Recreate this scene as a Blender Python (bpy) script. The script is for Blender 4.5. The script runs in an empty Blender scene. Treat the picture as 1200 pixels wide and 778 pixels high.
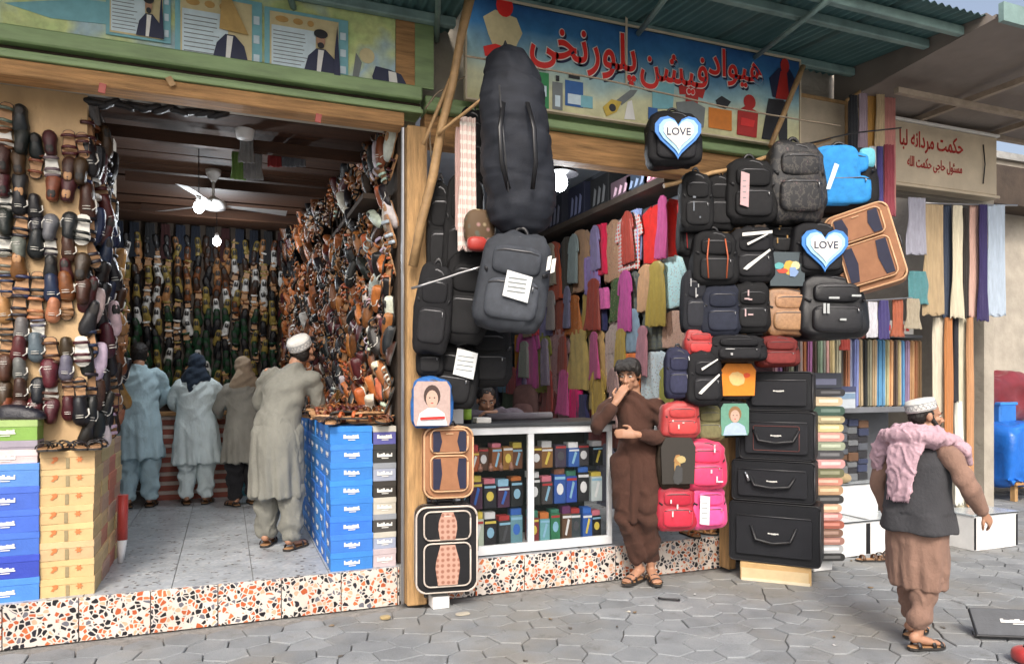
import bpy, bmesh, math, random
import numpy as np
from mathutils import Vector, Matrix, noise as mnoise
random.seed(7)
R = math.radians
SC = bpy.context.scene
COL = SC.collection
# ------------------------------------------------------------------ camera, world, sun, exposure
CH, YAW = 1.6, math.atan(335 / 850)
cam = bpy.data.cameras.new('camera'); camo = bpy.data.objects.new('camera', cam); COL.objects.link(camo)
camo.location = (0, 0, CH); camo.rotation_euler = (math.pi / 2, 0, -YAW)
cam.lens = 25.5; cam.sensor_width = 36; cam.shift_y = 0.0467; cam.clip_end = 3000; cam.clip_start = .05
SC.camera = camo
wd = bpy.data.worlds.new('World'); SC.world = wd; wd.use_nodes = True
nt = wd.node_tree; bg = nt.nodes['Background']; sky = nt.nodes.new('ShaderNodeTexSky')
SUN_EL, SUN_AZ = 43, 200          # azimuth clockwise from +Y
sky.sky_type = 'NISHITA'; sky.sun_disc = False; sky.sun_elevation = R(SUN_EL); sky.sun_rotation = R(SUN_AZ)
sky.air_density = 1.0; sky.dust_density = 6.0; sky.ozone_density = 1.5
hs = nt.nodes.new('ShaderNodeHueSaturation'); hs.inputs['Saturation'].default_value = .72; nt.links.new(sky.outputs[0], hs.inputs['Color']); nt.links.new(hs.outputs[0], bg.inputs[0]); bg.inputs[1].default_value = 0.15
sl = bpy.data.lights.new('sun', 'SUN'); slo = bpy.data.objects.new('sun', sl); COL.objects.link(slo)
sl.energy = 1.35; sl.angle = R(12); sl.color = (1, .93, .83)
d = Vector((math.sin(R(SUN_AZ)) * math.cos(R(SUN_EL)), math.cos(R(SUN_AZ)) * math.cos(R(SUN_EL)), math.sin(R(SUN_EL))))
slo.rotation_euler = d.to_track_quat('Z', 'Y').to_euler()
SC.view_settings.view_transform = 'Standard'; SC.view_settings.look = 'None'
SC.view_settings.exposure = 0.66; SC.view_settings.gamma = 1
SC.cycles.max_bounces = 6; SC.cycles.diffuse_bounces = 3; SC.cycles.use_denoising = True

# ------------------------------------------------------------------ helpers
_s, _c = math.sin(YAW), math.cos(YAW)
def ray(px, py):
    a = (px - 600) / 850; b = (445 - py) / 850
    return Vector((_s + a * _c, _c - a * _s, b))
def onY(px, py, Y):
    r = ray(px, py); t = Y / r.y; return Vector((r.x * t, Y, CH + r.z * t))
def onX(px, py, X):
    r = ray(px, py); t = X / r.x; return Vector((X, r.y * t, CH + r.z * t))

class NT:
    def __init__(s, m): s.t = m.node_tree; s.n = s.t.nodes; s.l = s.t.links
    def add(s, ty, **kw):
        n = s.n.new(ty)
        for k, v in kw.items(): setattr(n, k, v)
        return n
    def lk(s, a, b): s.l.new(a, b)
    def mix(s, fac, a, b, mode='MIX'):
        n = s.n.new('ShaderNodeMix'); n.data_type = 'RGBA'; n.blend_type = mode
        for i, v in ((0, fac), (6, a), (7, b)):
            if hasattr(v, 'is_linked'): s.l.new(v, n.inputs[i])
            elif isinstance(v, (int, float)): n.inputs[i].default_value = v if i == 0 else (v, v, v, 1)
            else: n.inputs[i].default_value = (*v[:3], 1)
        return n.outputs[2]
    def ramp(s, fac, stops, interp='LINEAR'):
        n = s.n.new('ShaderNodeValToRGB'); n.color_ramp.interpolation = interp
        e = n.color_ramp.elements
        while len(e) < len(stops): e.new(.5)
        for i, (p, c) in enumerate(stops):
            e[i].position = p; e[i].color = (*c, 1) if hasattr(c, '__len__') else (c, c, c, 1)
        s.l.new(fac, n.inputs[0]); return n.outputs[0]
    def noise(s, scale, vec=None, detail=4, rough=.6):
        n = s.n.new('ShaderNodeTexNoise'); n.inputs['Scale'].default_value = scale; n.inputs['Detail'].default_value = detail; n.inputs['Roughness'].default_value = rough
        if vec is not None: s.l.new(vec, n.inputs['Vector'])
        return n.outputs['Fac']
MATS = {}
def mat(name, col=(.5, .5, .5), rough=.7, metal=0, nz=(12, .25), bump=(60, .15), oc=False, sheen=0, emit=0, trans=0, alpha=None, coord='Object', stretch=None, rnd=0, coat=0):
    if name in MATS: return MATS[name]
    m = bpy.data.materials.new(name); m.use_nodes = True; MATS[name] = m
    t = NT(m); b = t.n['Principled BSDF']
    tc = t.add('ShaderNodeTexCoord'); vec = tc.outputs[coord]
    if stretch:
        mp = t.add('ShaderNodeMapping'); mp.inputs['Scale'].default_value = stretch; t.lk(vec, mp.inputs[0]); vec = mp.outputs[0]
    m['_vec'] = 0
    base = None
    oi = None
    if oc or rnd:
        oi = t.add('ShaderNodeObjectInfo')
        mp = t.add('ShaderNodeVectorMath', operation='ADD'); t.lk(vec, mp.inputs[0])
        sc = t.add('ShaderNodeVectorMath', operation='SCALE'); t.lk(oi.outputs['Random'], sc.inputs['Scale']); sc.inputs[0].default_value = (37, 91, 53)
        t.lk(sc.outputs[0], mp.inputs[1]); vec = mp.outputs[0]
    if oc: base = oi.outputs['Color']
    f = t.noise(nz[0], vec)
    r = t.ramp(f, [(.25, 1 - nz[1]), (.75, 1 + nz[1] * .6)])
    src = base if base is not None else col
    if base is None:
        rgb = t.add('ShaderNodeRGB'); rgb.outputs[0].default_value = (*col, 1); src = rgb.outputs[0]
    out = t.mix(1, src, r, 'MULTIPLY')
    if rnd:
        mr = t.add('ShaderNodeMapRange'); t.lk(oi.outputs['Random'], mr.inputs[0]); mr.inputs[3].default_value = 1 - rnd; mr.inputs[4].default_value = 1 + rnd * .7
        out = t.mix(1, out, mr.outputs[0], 'MULTIPLY')
    t.lk(out, b.inputs['Base Color'])
    b.inputs['Roughness'].default_value = rough; b.inputs['Metallic'].default_value = metal
    if sheen: b.inputs['Sheen Weight'].default_value = sheen
    if coat: b.inputs['Coat Weight'].default_value = coat
    if trans: b.inputs['Transmission Weight'].default_value = trans
    if alpha is not None: b.inputs['Alpha'].default_value = alpha
    if emit: b.inputs['Emission Color'].default_value = (*col, 1); b.inputs['Emission Strength'].default_value = emit
    if bump[1]:
        bn = t.add('ShaderNodeBump'); bn.inputs['Strength'].default_value = bump[1]; bn.inputs['Distance'].default_value = .02
        t.lk(t.noise(bump[0], vec, 5), bn.inputs['Height']); t.lk(bn.outputs[0], b.inputs['Normal'])
    return m

# ---- geometry
def box(bm, x0, x1, y0, y1, z0, z1, mi=0):
    v = [bm.verts.new((x, y, z)) for x in (x0, x1) for y in (y0, y1) for z in (z0, z1)]
    fs = [(0, 1, 3, 2), (4, 6, 7, 5), (0, 4, 5, 1), (2, 3, 7, 6), (0, 2, 6, 4), (1, 5, 7, 3)]
    out = []
    for f in fs:
        q = bm.faces.new([v[i] for i in f]); q.material_index = mi; out.append(q)
    return v
def bevel_all(bm, w, seg=2):
    bmesh.ops.bevel(bm, geom=bm.edges[:], offset=w, segments=seg, affect='EDGES', clamp_overlap=True)
def bbox_mesh(x0, x1, y0, y1, z0, z1, bev=0, seg=2):
    bm = bmesh.new(); box(bm, x0, x1, y0, y1, z0, z1)
    if bev: bevel_all(bm, bev, seg)
    return bm
def tube(bm, pts, rad, n=8, mi=0, up=None, cap=True):
    """tapered tube; rad number, list, or list of (ra, rb) with ra along 'up' side axis"""
    pts = [Vector(p) for p in pts]; N = len(pts)
    if not hasattr(rad, '__len__'): rad = [rad] * N
    rings = []; prev = None
    for i, p in enumerate(pts):
        tg = (pts[min(i + 1, N - 1)] - pts[max(i - 1, 0)]).normalized()
        if prev is None:
            a = Vector(up) if up is not None else (Vector((0, 0, 1)) if abs(tg.z) < .9 else Vector((1, 0, 0)))
        else: a = prev
        a = (a - tg * a.dot(tg))
        if a.length < 1e-5: a = tg.orthogonal()
        a.normalize(); prev = a; b = tg.cross(a)
        r = rad[i]; ra, rb = r if hasattr(r, '__len__') else (r, r)
        rings.append([bm.verts.new(p + a * ra * math.cos(2 * math.pi * k / n) + b * rb * math.sin(2 * math.pi * k / n)) for k in range(n)])
    for i in range(N - 1):
        for k in range(n):
            f = bm.faces.new((rings[i][k], rings[i][(k + 1) % n], rings[i + 1][(k + 1) % n], rings[i + 1][k])); f.material_index = mi; f.smooth = True
    if cap:
        f = bm.faces.new(rings[0][::-1]); f.material_index = mi
        f = bm.faces.new(rings[-1]); f.material_index = mi
def limb(bm, pts, rad, n=14, up=None):
    """tube with rounded ends, finely resampled"""
    pts = [Vector(p) for p in pts]
    if not hasattr(rad, '__len__'): rad = [rad] * len(pts)
    rr = [Vector(r) if hasattr(r, '__len__') else Vector((r, r)) for r in rad]
    P, Q = [], []
    for i in range(len(pts) - 1):
        for k in range(5):
            t = k / 5; t2 = t
            P.append(pts[i].lerp(pts[i + 1], t)); Q.append(rr[i].lerp(rr[i + 1], t2))
    P.append(pts[-1]); Q.append(rr[-1])
    for _ in range(2):
        P = [P[0]] + [(P[i - 1] + P[i] * 2 + P[i + 1]) / 4 for i in range(1, len(P) - 1)] + [P[-1]]
    d0 = (P[0] - P[1]).normalized(); d1 = (P[-1] - P[-2]).normalized()
    r0 = max(Q[0]) ; r1 = max(Q[-1])
    A, B = [], []
    for a in (.97, .75, .4): A.append(P[0] + d0 * r0 * a * .8); B.append(Q[0] * math.sqrt(1 - a * a))
    P2 = A + P; Q2 = B + Q
    for a in (.4, .75, .97): P2.append(P[-1] + d1 * r1 * a * .8); Q2.append(Q[-1] * math.sqrt(1 - a * a))
    tube(bm, P2, [tuple(q) for q in Q2], n, up=up)
def loft(bm, rings, n=24, mi=0, cap=True, sq=1.0):
    """horizontal rings: (cx, cy, z, rx, ry)"""
    L = []
    for (cx, cy, z, rx, ry) in rings:
        rg = []
        for k in range(n):
            a = 2 * math.pi * k / n; c, s = math.cos(a), math.sin(a)
            rg.append(bm.verts.new((cx + rx * math.copysign(abs(c) ** sq, c), cy + ry * math.copysign(abs(s) ** sq, s), z)))
        L.append(rg)
    for i in range(len(L) - 1):
        for k in range(n):
            f = bm.faces.new((L[i][k], L[i][(k + 1) % n], L[i + 1][(k + 1) % n], L[i + 1][k])); f.smooth = True; f.material_index = mi
    if cap:
        bm.faces.new(L[0][::-1]).material_index = mi; bm.faces.new(L[-1]).material_index = mi
def ell(bm, c, r, n=16, m=10, M=None, e=1.0, mi=0):
    """(super)ellipsoid at c, radii r, optional rotation M"""
    c = Vector(c); V = []
    def pw(v): return math.copysign(abs(v) ** e, v)
    for j in range(1, m):
        ph = -math.pi / 2 + math.pi * j / m; row = []
        for k in range(n):
            th = 2 * math.pi * (k + .5) / n
            p = Vector((r[0] * pw(math.cos(ph)) * pw(math.cos(th)), r[1] * pw(math.cos(ph)) * pw(math.sin(th)), r[2] * pw(math.sin(ph))))
            if M is not None: p = M @ p
            row.append(bm.verts.new(c + p))
        V.append(row)
    bo = Vector((0, 0, -r[2])); to = Vector((0, 0, r[2]))
    if M is not None: bo = M @ bo; to = M @ to
    b = bm.verts.new(c + bo); t = bm.verts.new(c + to)
    for k in range(n):
        k2 = (k + 1) % n
        for f in [bm.faces.new((b, V[0][k2], V[0][k])), bm.faces.new((t, V[-1][k], V[-1][k2]))]: f.smooth = True; f.material_index = mi
        for j in range(len(V) - 1):
            f = bm.faces.new((V[j][k], V[j][k2], V[j + 1][k2], V[j + 1][k])); f.smooth = True; f.material_index = mi
def prism(bm, poly, y0, y1, mi=0):
    """polygon of (x, z) extruded from y0 to y1"""
    a = [bm.verts.new((x, y0, z)) for x, z in poly]; b = [bm.verts.new((x, y1, z)) for x, z in poly]
    n = len(poly)
    for q in (bm.faces.new(a), bm.faces.new(b[::-1])): q.material_index = mi
    for i in range(n): bm.faces.new((a[i], b[i], b[(i + 1) % n], a[(i + 1) % n])).material_index = mi
def to_mesh(name, bm, mats=(), smooth=None):
    bmesh.ops.recalc_face_normals(bm, faces=bm.faces[:])
    me = bpy.data.meshes.new(name); bm.to_mesh(me); bm.free()
    if smooth is not None:
        for p in me.polygons: p.use_smooth = smooth
    for m in (mats if isinstance(mats, (list, tuple)) else [mats]): me.materials.append(m)
    return me
def link(name, me, parent=None, color=None, loc=None, rot=None, scale=None):
    o = bpy.data.objects.new(name, me); COL.objects.link(o)
    if parent is not None: o.parent = parent
    if color is not None: o.color = (*color[:3], 1)
    if loc is not None: o.location = loc
    if rot is not None: o.rotation_euler = rot
    if scale is not None: o.scale = scale if hasattr(scale, '__len__') else (scale,) * 3
    return o
def obj(name, bm, m, parent=None, **k):
    return link(name, to_mesh(name, bm, m), parent, **k)
def tag(o, label, cat, group=None):
    o['label'] = label; o['category'] = cat
    if group: o['group'] = group
    return o
def thing(name, label, cat, loc=(0, 0, 0), rotz=0, group=None, rot=None, scale=1):
    o = bpy.data.objects.new(name, None); COL.objects.link(o); o.empty_display_size = .1
    o.location = loc; o.rotation_euler = rot if rot else (0, 0, rotz); o.scale = scale if hasattr(scale, '__len__') else (scale,) * 3
    return tag(o, label, cat, group)
def struct(name, bm, m):
    o = obj(name, bm, m); o['kind'] = 'structure'; return o
def bx(name, m, parent, x0, x1, y0, y1, z0, z1, bev=0, **k):
    return obj(name, bbox_mesh(x0, x1, y0, y1, z0, z1, bev, 1), m, parent, **k)
def flat(name, m, parent, poly, y=-.003, th=.0025, **k):
    """flat printed shape of (x, z) points standing th thick in front (towards -Y) of y"""
    bm = bmesh.new(); prism(bm, poly, y - th, y); return obj(name, bm, m, parent, **k)
def rect(x0, x1, z0, z1): return [(x0, z0), (x1, z0), (x1, z1), (x0, z1)]
def oval(cx, cz, rx, rz, n=16, a0=0, a1=2 * math.pi): return [(cx + rx * math.cos(a0 + (a1 - a0) * i / n), cz + rz * math.sin(a0 + (a1 - a0) * i / n)) for i in range(n)]
DG = bpy.context.evaluated_depsgraph_get
def remesh(name, bm, vox, smooth=4, mats=(), disp=None):
    bmesh.ops.recalc_face_normals(bm, faces=bm.faces[:])
    me = bpy.data.meshes.new('tmp'); bm.to_mesh(me); bm.free()
    o = bpy.data.objects.new('tmp', me); COL.objects.link(o)
    md = o.modifiers.new('r', 'REMESH'); md.mode = 'VOXEL'; md.voxel_size = vox; md.use_smooth_shade = True
    if smooth:
        s = o.modifiers.new('s', 'SMOOTH'); s.iterations = smooth; s.factor = .6
    m2 = bpy.data.meshes.new_from_object(o.evaluated_get(DG())); m2.name = name
    bpy.data.objects.remove(o)
    if disp:
        n = len(m2.vertices); co = np.empty(n * 3); no = np.empty(n * 3)
        m2.vertices.foreach_get('co', co); m2.vertices.foreach_get('normal', no)
        co = co.reshape(-1, 3); no = no.reshape(-1, 3)
        co = co + no * disp(co, no)[:, None]
        m2.vertices.foreach_set('co', co.ravel()); m2.update()
    m2.materials.clear()
    for m in (mats if isinstance(mats, (list, tuple)) else [mats]): m2.materials.append(m)
    for p in m2.polygons: p.use_smooth = True
    return m2
def ridge(co, s, seed=0):
    n = vnoise(co * np.array([1.2, 1.2, .7]), s, seed); return np.clip(1 - np.abs(n) * 5, 0, 1) ** 1.5
def vnoise(co, s, seed=0):
    """cheap smooth pseudo noise on an array of points"""
    x, y, z = co[:, 0] * s + seed, co[:, 1] * s + seed * 1.7, co[:, 2] * s + seed * .6
    return (np.sin(x * 1.7 + 1.3 * np.sin(y * 1.1 + z * .7)) + np.sin(y * 2.1 + 1.7 * np.sin(z * 1.3 - x * .9)) + np.sin(z * 1.9 + 1.5 * np.sin(x * 1.2 + y * .8))) / 3
def wrinkle(me, amp, s):
    for v in me.vertices:
        p = v.co * s; v.co += v.normal * amp * (mnoise.noise(p) + .5 * mnoise.noise(p * 2.3))
# Arabic script: contextual forms, laid out in visual order
AF = {'ا': 'FE8D FE8E', 'پ': 'FB56 FB57 FB58 FB59', 'ب': 'FE8F FE90 FE91 FE92', 'ت': 'FE95 FE96 FE97 FE98', 'ح': 'FEA1 FEA2 FEA3 FEA4', 'خ': 'FEA5 FEA6 FEA7 FEA8', 'ج': 'FE9D FE9E FE9F FEA0',
 'د': 'FEA9 FEAA', 'ر': 'FEAD FEAE', 'س': 'FEB1 FEB2 FEB3 FEB4', 'ش': 'FEB5 FEB6 FEB7 FEB8', 'ف': 'FED1 FED2 FED3 FED4', 'ک': 'FB8E FB8F FB90 FB91', 'ل': 'FEDD FEDE FEDF FEE0',
 'م': 'FEE1 FEE2 FEE3 FEE4', 'ن': 'FEE5 FEE6 FEE7 FEE8', 'ه': 'FEE9 FEEA FEEB FEEC', 'و': 'FEED FEEE', 'ی': 'FBFC FBFD FBFE FBFF', 'ئ': 'FE89 FE8A FE8B FE8C'}
AF = {k: [int(x, 16) for x in v.split()] for k, v in AF.items()}
def arabic(t):
    out = []
    for i, ch in enumerate(t):
        if ch not in AF: out.append(ch); continue
        p = i > 0 and len(AF.get(t[i - 1], ())) == 4; nx = i + 1 < len(t) and t[i + 1] in AF and len(AF[ch]) == 4
        out.append(chr(AF[ch][3 if p and nx else 1 if p else 2 if nx else 0]))
    return ''.join(reversed(out))
def text_mesh(name, body, m, width, height=None, off=0, th=.004):
    """flat lettering in x-z facing -Y, centred, scaled to width (and height)"""
    cu = bpy.data.curves.new('tmp', 'FONT'); cu.body = body; cu.offset = 0; cu.extrude = .01; cu.resolution_u = 3
    o = bpy.data.objects.new('tmp', cu); COL.objects.link(o)
    m0 = bpy.data.meshes.new_from_object(o.evaluated_get(DG())); n = len(m0.vertices); c0 = np.empty(n * 3); m0.vertices.foreach_get('co', c0); c0 = c0.reshape(-1, 3); cu.offset = off
    me = bpy.data.meshes.new_from_object(o.evaluated_get(DG())); me.name = name
    bpy.data.objects.remove(o)
    n = len(me.vertices); co = np.empty(n * 3); me.vertices.foreach_get('co', co); co = co.reshape(-1, 3)
    lo, hi = c0.min(0), c0.max(0); c = (lo + hi) / 2; co = co - c
    sx = width / (hi[0] - lo[0]); sz = (height / (hi[1] - lo[1])) if height else sx
    new = np.stack([co[:, 0] * sx, -co[:, 2] / .02 * th, co[:, 1] * sz], 1)
    me.vertices.foreach_set('co', new.ravel()); me.update(); me.materials.clear(); me.materials.append(m)
    return me

# ------------------------------------------------------------------ special materials
def special(name, fn):
    m = bpy.data.materials.new(name); m.use_nodes = True; t = NT(m); fn(t, t.n['Principled BSDF']); MATS[name] = m; return m
def _terrazzo(t, b, cell=33, base=(.70, .64, .58)):
    tc = t.add('ShaderNodeTexCoord'); oi = t.add('ShaderNodeObjectInfo')
    sc = t.add('ShaderNodeVectorMath', operation='SCALE'); sc.inputs[0].default_value = (11, 7, 5); t.lk(oi.outputs['Random'], sc.inputs['Scale'])
    ad = t.add('ShaderNodeVectorMath', operation='ADD'); t.lk(tc.outputs['Object'], ad.inputs[0]); t.lk(sc.outputs[0], ad.inputs[1])
    nz = t.add('ShaderNodeTexNoise'); nz.inputs['Scale'].default_value = 9; t.lk(ad.outputs[0], nz.inputs['Vector'])
    mx = t.add('ShaderNodeVectorMath', operation='MULTIPLY_ADD'); t.lk(nz.outputs['Color'], mx.inputs[0]); mx.inputs[1].default_value = (.05, .05, .05); t.lk(ad.outputs[0], mx.inputs[2])
    v = t.add('ShaderNodeTexVoronoi'); v.inputs['Scale'].default_value = cell; t.lk(mx.outputs[0], v.inputs['Vector'])
    e = t.add('ShaderNodeTexVoronoi', feature='DISTANCE_TO_EDGE'); e.inputs['Scale'].default_value = cell; t.lk(mx.outputs[0], e.inputs['Vector'])
    sp = t.add('ShaderNodeSeparateColor'); t.lk(v.outputs['Color'], sp.inputs[0])
    chips = t.ramp(sp.outputs[0], [(0, (.012, .012, .016)), (.24, (.50, .11, .035)), (.40, (.70, .42, .28)), (.5, (.02, .02, .03)), (.60, (.74, .66, .58)), (.76, (.60, .17, .06)), (.9, (.16, .16, .19))], 'CONSTANT')
    edge = t.ramp(e.outputs['Distance'], [(.09, 0), (.13, 1)])
    dirt = t.ramp(t.noise(3, tc.outputs['Object'], 6), [(.3, .72), (.7, 1)])
    c = t.mix(edge, base, chips); c = t.mix(1, c, dirt, 'MULTIPLY'); t.lk(c, b.inputs['Base Color']); b.inputs['Roughness'].default_value = .35
special('terrazzo', _terrazzo)
def _floor(t, b):
    tc = t.add('ShaderNodeTexCoord'); oi = t.add('ShaderNodeObjectInfo')
    v = t.add('ShaderNodeTexVoronoi'); v.inputs['Scale'].default_value = 45; t.lk(tc.outputs['Object'], v.inputs['Vector'])
    sp = t.add('ShaderNodeSeparateColor'); t.lk(v.outputs['Color'], sp.inputs[0])
    c = t.ramp(sp.outputs[0], [(0, (.48, .51, .54)), (.5, (.42, .45, .49)), (.8, (.55, .56, .57)), (.95, (.14, .12, .11))], 'CONSTANT')
    nn = t.ramp(t.noise(4, tc.outputs['Object'], 7), [(.3, .62), (.75, 1.05)])
    c = t.mix(1, c, nn, 'MULTIPLY'); t.lk(c, b.inputs['Base Color']); b.inputs['Roughness'].default_value = .32
special('mosaic_floor', _floor)
def _paver(t, b):
    tc = t.add('ShaderNodeTexCoord'); oi = t.add('ShaderNodeObjectInfo'); ge = t.add('ShaderNodeNewGeometry')
    c0 = t.ramp(t.noise(2.2, ge.outputs['Position'], 8), [(.28, (.175, .187, .20)), (.5, (.24, .255, .268)), (.72, (.305, .315, .32))])
    sp = t.ramp(t.noise(180, ge.outputs['Position'], 3), [(.3, .78), (.7, 1.1)])
    c0 = t.mix(1, c0, sp, 'MULTIPLY')
    mr = t.add('ShaderNodeMapRange'); t.lk(oi.outputs['Random'], mr.inputs[0]); mr.inputs[3].default_value = .84; mr.inputs[4].default_value = 1.1
    c0 = t.mix(1, c0, mr.outputs[0], 'MULTIPLY')
    st = t.ramp(t.noise(.9, ge.outputs['Position'], 9), [(.46, 0), (.62, .6)])
    c0 = t.mix(st, c0, (.22, .20, .165))
    st = t.ramp(t.noise(5, ge.outputs['Position'], 9, .75), [(.56, 0), (.68, .55)])
    c0 = t.mix(st, c0, (.10, .10, .095))
    t.lk(c0, b.inputs['Base Color']); b.inputs['Roughness'].default_value = .8
    bn = t.add('ShaderNodeBump'); bn.inputs['Strength'].default_value = .35; bn.inputs['Distance'].default_value = .01
    t.lk(t.noise(90, ge.outputs['Position'], 6), bn.inputs['Height']); t.lk(bn.outputs[0], b.inputs['Normal'])
special('paver', _paver)
def _banner(t, b):
    tc = t.add('ShaderNodeTexCoord'); x = t.add('ShaderNodeSeparateXYZ'); t.lk(tc.outputs['Object'], x.inputs[0])
    n = t.noise(1.6, tc.outputs['Object'], 3)
    c = t.ramp(n, [(.3, (.36, .6, .22)), (.45, (.66, .74, .32)), (.55, (.42, .58, .64)), (.68, (.68, .74, .38))])
    dd = t.ramp(t.noise(14, tc.outputs['Object'], 6), [(.3, .7), (.6, 1)])
    t.lk(t.mix(1, c, dd, 'MULTIPLY'), b.inputs['Base Color']); b.inputs['Roughness'].default_value = .5
special('banner_print', _banner)
def _sign(t, b):
    tc = t.add('ShaderNodeTexCoord'); x = t.add('ShaderNodeSeparateXYZ'); t.lk(tc.outputs['Object'], x.inputs[0])
    n = t.noise(1.5, tc.outputs['Object'], 2)
    a = t.add('ShaderNodeMath', operation='MULTIPLY_ADD'); t.lk(n, a.inputs[0]); a.inputs[1].default_value = .35; t.lk(x.outputs[2], a.inputs[2])
    c = t.ramp(a.outputs[0], [(.1, (.62, .58, .28)), (.36, (.66, .66, .42)), (.52, (.34, .54, .58)), (.74, (.05, .2, .42)), (.95, (.02, .08, .25))])
    dd = t.ramp(t.noise(10, tc.outputs['Object'], 6), [(.3, .75), (.6, 1)])
    t.lk(t.mix(1, c, dd, 'MULTIPLY'), b.inputs['Base Color']); b.inputs['Roughness'].default_value = .4
special('sign_print', _sign)
def _check(name, c2, scale, thr=.55):
    def fn(t, b):
        tc = t.add('ShaderNodeTexCoord'); oi = t.add('ShaderNodeObjectInfo'); x = t.add('ShaderNodeSeparateXYZ'); t.lk(tc.outputs['Object'], x.inputs[0])
        w = []
        for i in (0, 2):
            m = t.add('ShaderNodeMath', operation='MULTIPLY'); t.lk(x.outputs[i], m.inputs[0]); m.inputs[1].default_value = scale
            s = t.add('ShaderNodeMath', operation='SINE'); t.lk(m.outputs[0], s.inputs[0]); w.append(t.ramp(s.outputs[0], [(.1, 0), (thr, 1)]))
        k = t.mix(1, w[0], w[1], 'ADD')
        c = t.mix(k, oi.outputs['Color'], c2); t.lk(c, b.inputs['Base Color']); b.inputs['Roughness'].default_value = .85
    return special(name, fn)
_check('check_cloth', (.65, .6, .55), 90); _check('plaid_cloth', (.12, .13, .12), 60)
def _floral(t, b):
    tc = t.add('ShaderNodeTexCoord'); oi = t.add('ShaderNodeObjectInfo')
    v = t.add('ShaderNodeTexVoronoi'); v.inputs['Scale'].default_value = 22; t.lk(tc.outputs['Object'], v.inputs['Vector'])
    sp = t.add('ShaderNodeSeparateColor'); t.lk(v.outputs['Color'], sp.inputs[0])
    k = t.ramp(v.outputs['Distance'], [(.2, 1), (.45, 0)]); oth = t.ramp(sp.outputs[1], [(0, (.3, .12, .07)), (.3, (.6, .5, .3)), (.6, (.08, .12, .1)), (.85, (.55, .3, .3))], 'CONSTANT')
    k2 = t.ramp(k, [(0, 0), (1, .55)])
    t.lk(t.mix(k2, oi.outputs['Color'], oth), b.inputs['Base Color']); b.inputs['Roughness'].default_value = .75
special('floral_cloth', _floral)
def _monogram(t, b):
    tc = t.add('ShaderNodeTexCoord'); v = t.add('ShaderNodeTexVoronoi'); v.inputs['Scale'].default_value = 26; v.inputs['Randomness'].default_value = .15
    t.lk(tc.outputs['Object'], v.inputs['Vector'])
    t.lk(t.ramp(v.outputs['Distance'], [(.2, (.28, .12, .08)), (.42, (.48, .28, .21))]), b.inputs['Base Color']); b.inputs['Roughness'].default_value = .6
special('monogram', _monogram)
def _camo(t, b):
    tc = t.add('ShaderNodeTexCoord')
    t.lk(t.ramp(t.noise(9, tc.outputs['Object'], 3), [(.38, (.012, .012, .014)), (.5, (.05, .045, .04)), (.56, (.02, .018, .02)), (.66, (.09, .06, .06))], 'CONSTANT'), b.inputs['Base Color']); b.inputs['Roughness'].default_value = .6
special('dark_pattern', _camo)
def _corr(t, b):
    ge = t.add('ShaderNodeNewGeometry')
    c = t.ramp(t.noise(1.3, ge.outputs['Position'], 7), [(.3, (.10, .19, .185)), (.55, (.14, .24, .235)), (.72, (.2, .29, .27))])
    t.lk(c, b.inputs['Base Color']); b.inputs['Roughness'].default_value = .5; b.inputs['Metallic'].default_value = .1
special('green_sheet', _corr)
def _portrait(t, b): pass

WOOD = mat('wood', (.50, .30, .13), .7, nz=(5, .5), bump=(30, .5), stretch=(6, 6, .7))
WOODX = mat('wood_x', (.46, .25, .10), .7, nz=(6, .55), bump=(30, .5), stretch=(.5, 6, 6))
BAMBOO = mat('bamboo', (.42, .26, .12), .6, nz=(9, .4), bump=(25, .3))
PLY = mat('plywood', (.50, .34, .18), .75, nz=(3, .3), bump=(40, .25), stretch=(1, 1, .5))
PLAST = mat('plaster', (.40, .36, .30), .9, nz=(2.5, .3), bump=(18, .4))
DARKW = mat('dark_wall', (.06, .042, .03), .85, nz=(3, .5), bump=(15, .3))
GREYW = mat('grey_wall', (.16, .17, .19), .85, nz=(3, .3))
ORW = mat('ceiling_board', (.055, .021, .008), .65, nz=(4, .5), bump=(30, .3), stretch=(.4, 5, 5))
GREENP = mat('green_paint', (.26, .37, .17), .5, nz=(4, .35), bump=(40, .15), stretch=(.5, 3, 3))
CONC = mat('concrete', (.30, .30, .29), .9, nz=(6, .3), bump=(50, .4))
SAND = mat('joint_sand', (.24, .235, .225), .95, nz=(20, .4), bump=(80, .6))
PAINTM = mat('teal_paint', (.20, .30, .28), .5, nz=(5, .4))
GREYC = mat('grey_sheet', (.27, .23, .20), .8, nz=(1.2, .35), bump=(6, .3))
ALU = mat('aluminium', (.74, .76, .78), .4, metal=.2, nz=(10, .12), bump=(50, .05))
BLACK = mat('black_plastic', (.012, .012, .014), .4, nz=(20, .2), bump=(80, .05))
WHITE = mat('white_paint', (.75, .75, .74), .5, nz=(6, .12), bump=(60, .05))
CREAM = mat('cream_panel', (.62, .52, .38), .5, nz=(3, .2), bump=(40, .05))
RED = mat('red_print', (.70, .025, .02), .45, nz=(10, .15), bump=(40, 0))
DRED = mat('dark_red_print', (.42, .02, .015), .5, nz=(10, .2), bump=(40, 0))
WPR = mat('white_print', (.75, .74, .70), .5, nz=(14, .1), bump=(60, 0))
NAVY = mat('navy_print', (.015, .02, .06), .5, nz=(14, .2), bump=(60, 0))
YEL = mat('yellow_print', (.6, .42, .06), .5, nz=(14, .25), bump=(60, 0))
OC = mat('colored', (1, 1, 1), .55, nz=(14, .2), bump=(60, .08), oc=True)
OCP = mat('colored_print', (1, 1, 1), .5, nz=(20, .12), bump=(60, 0), oc=True)
CLOTH = mat('cloth', (1, 1, 1), .88, nz=(7, .22), bump=(220, .35), oc=True, sheen=.15)
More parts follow.
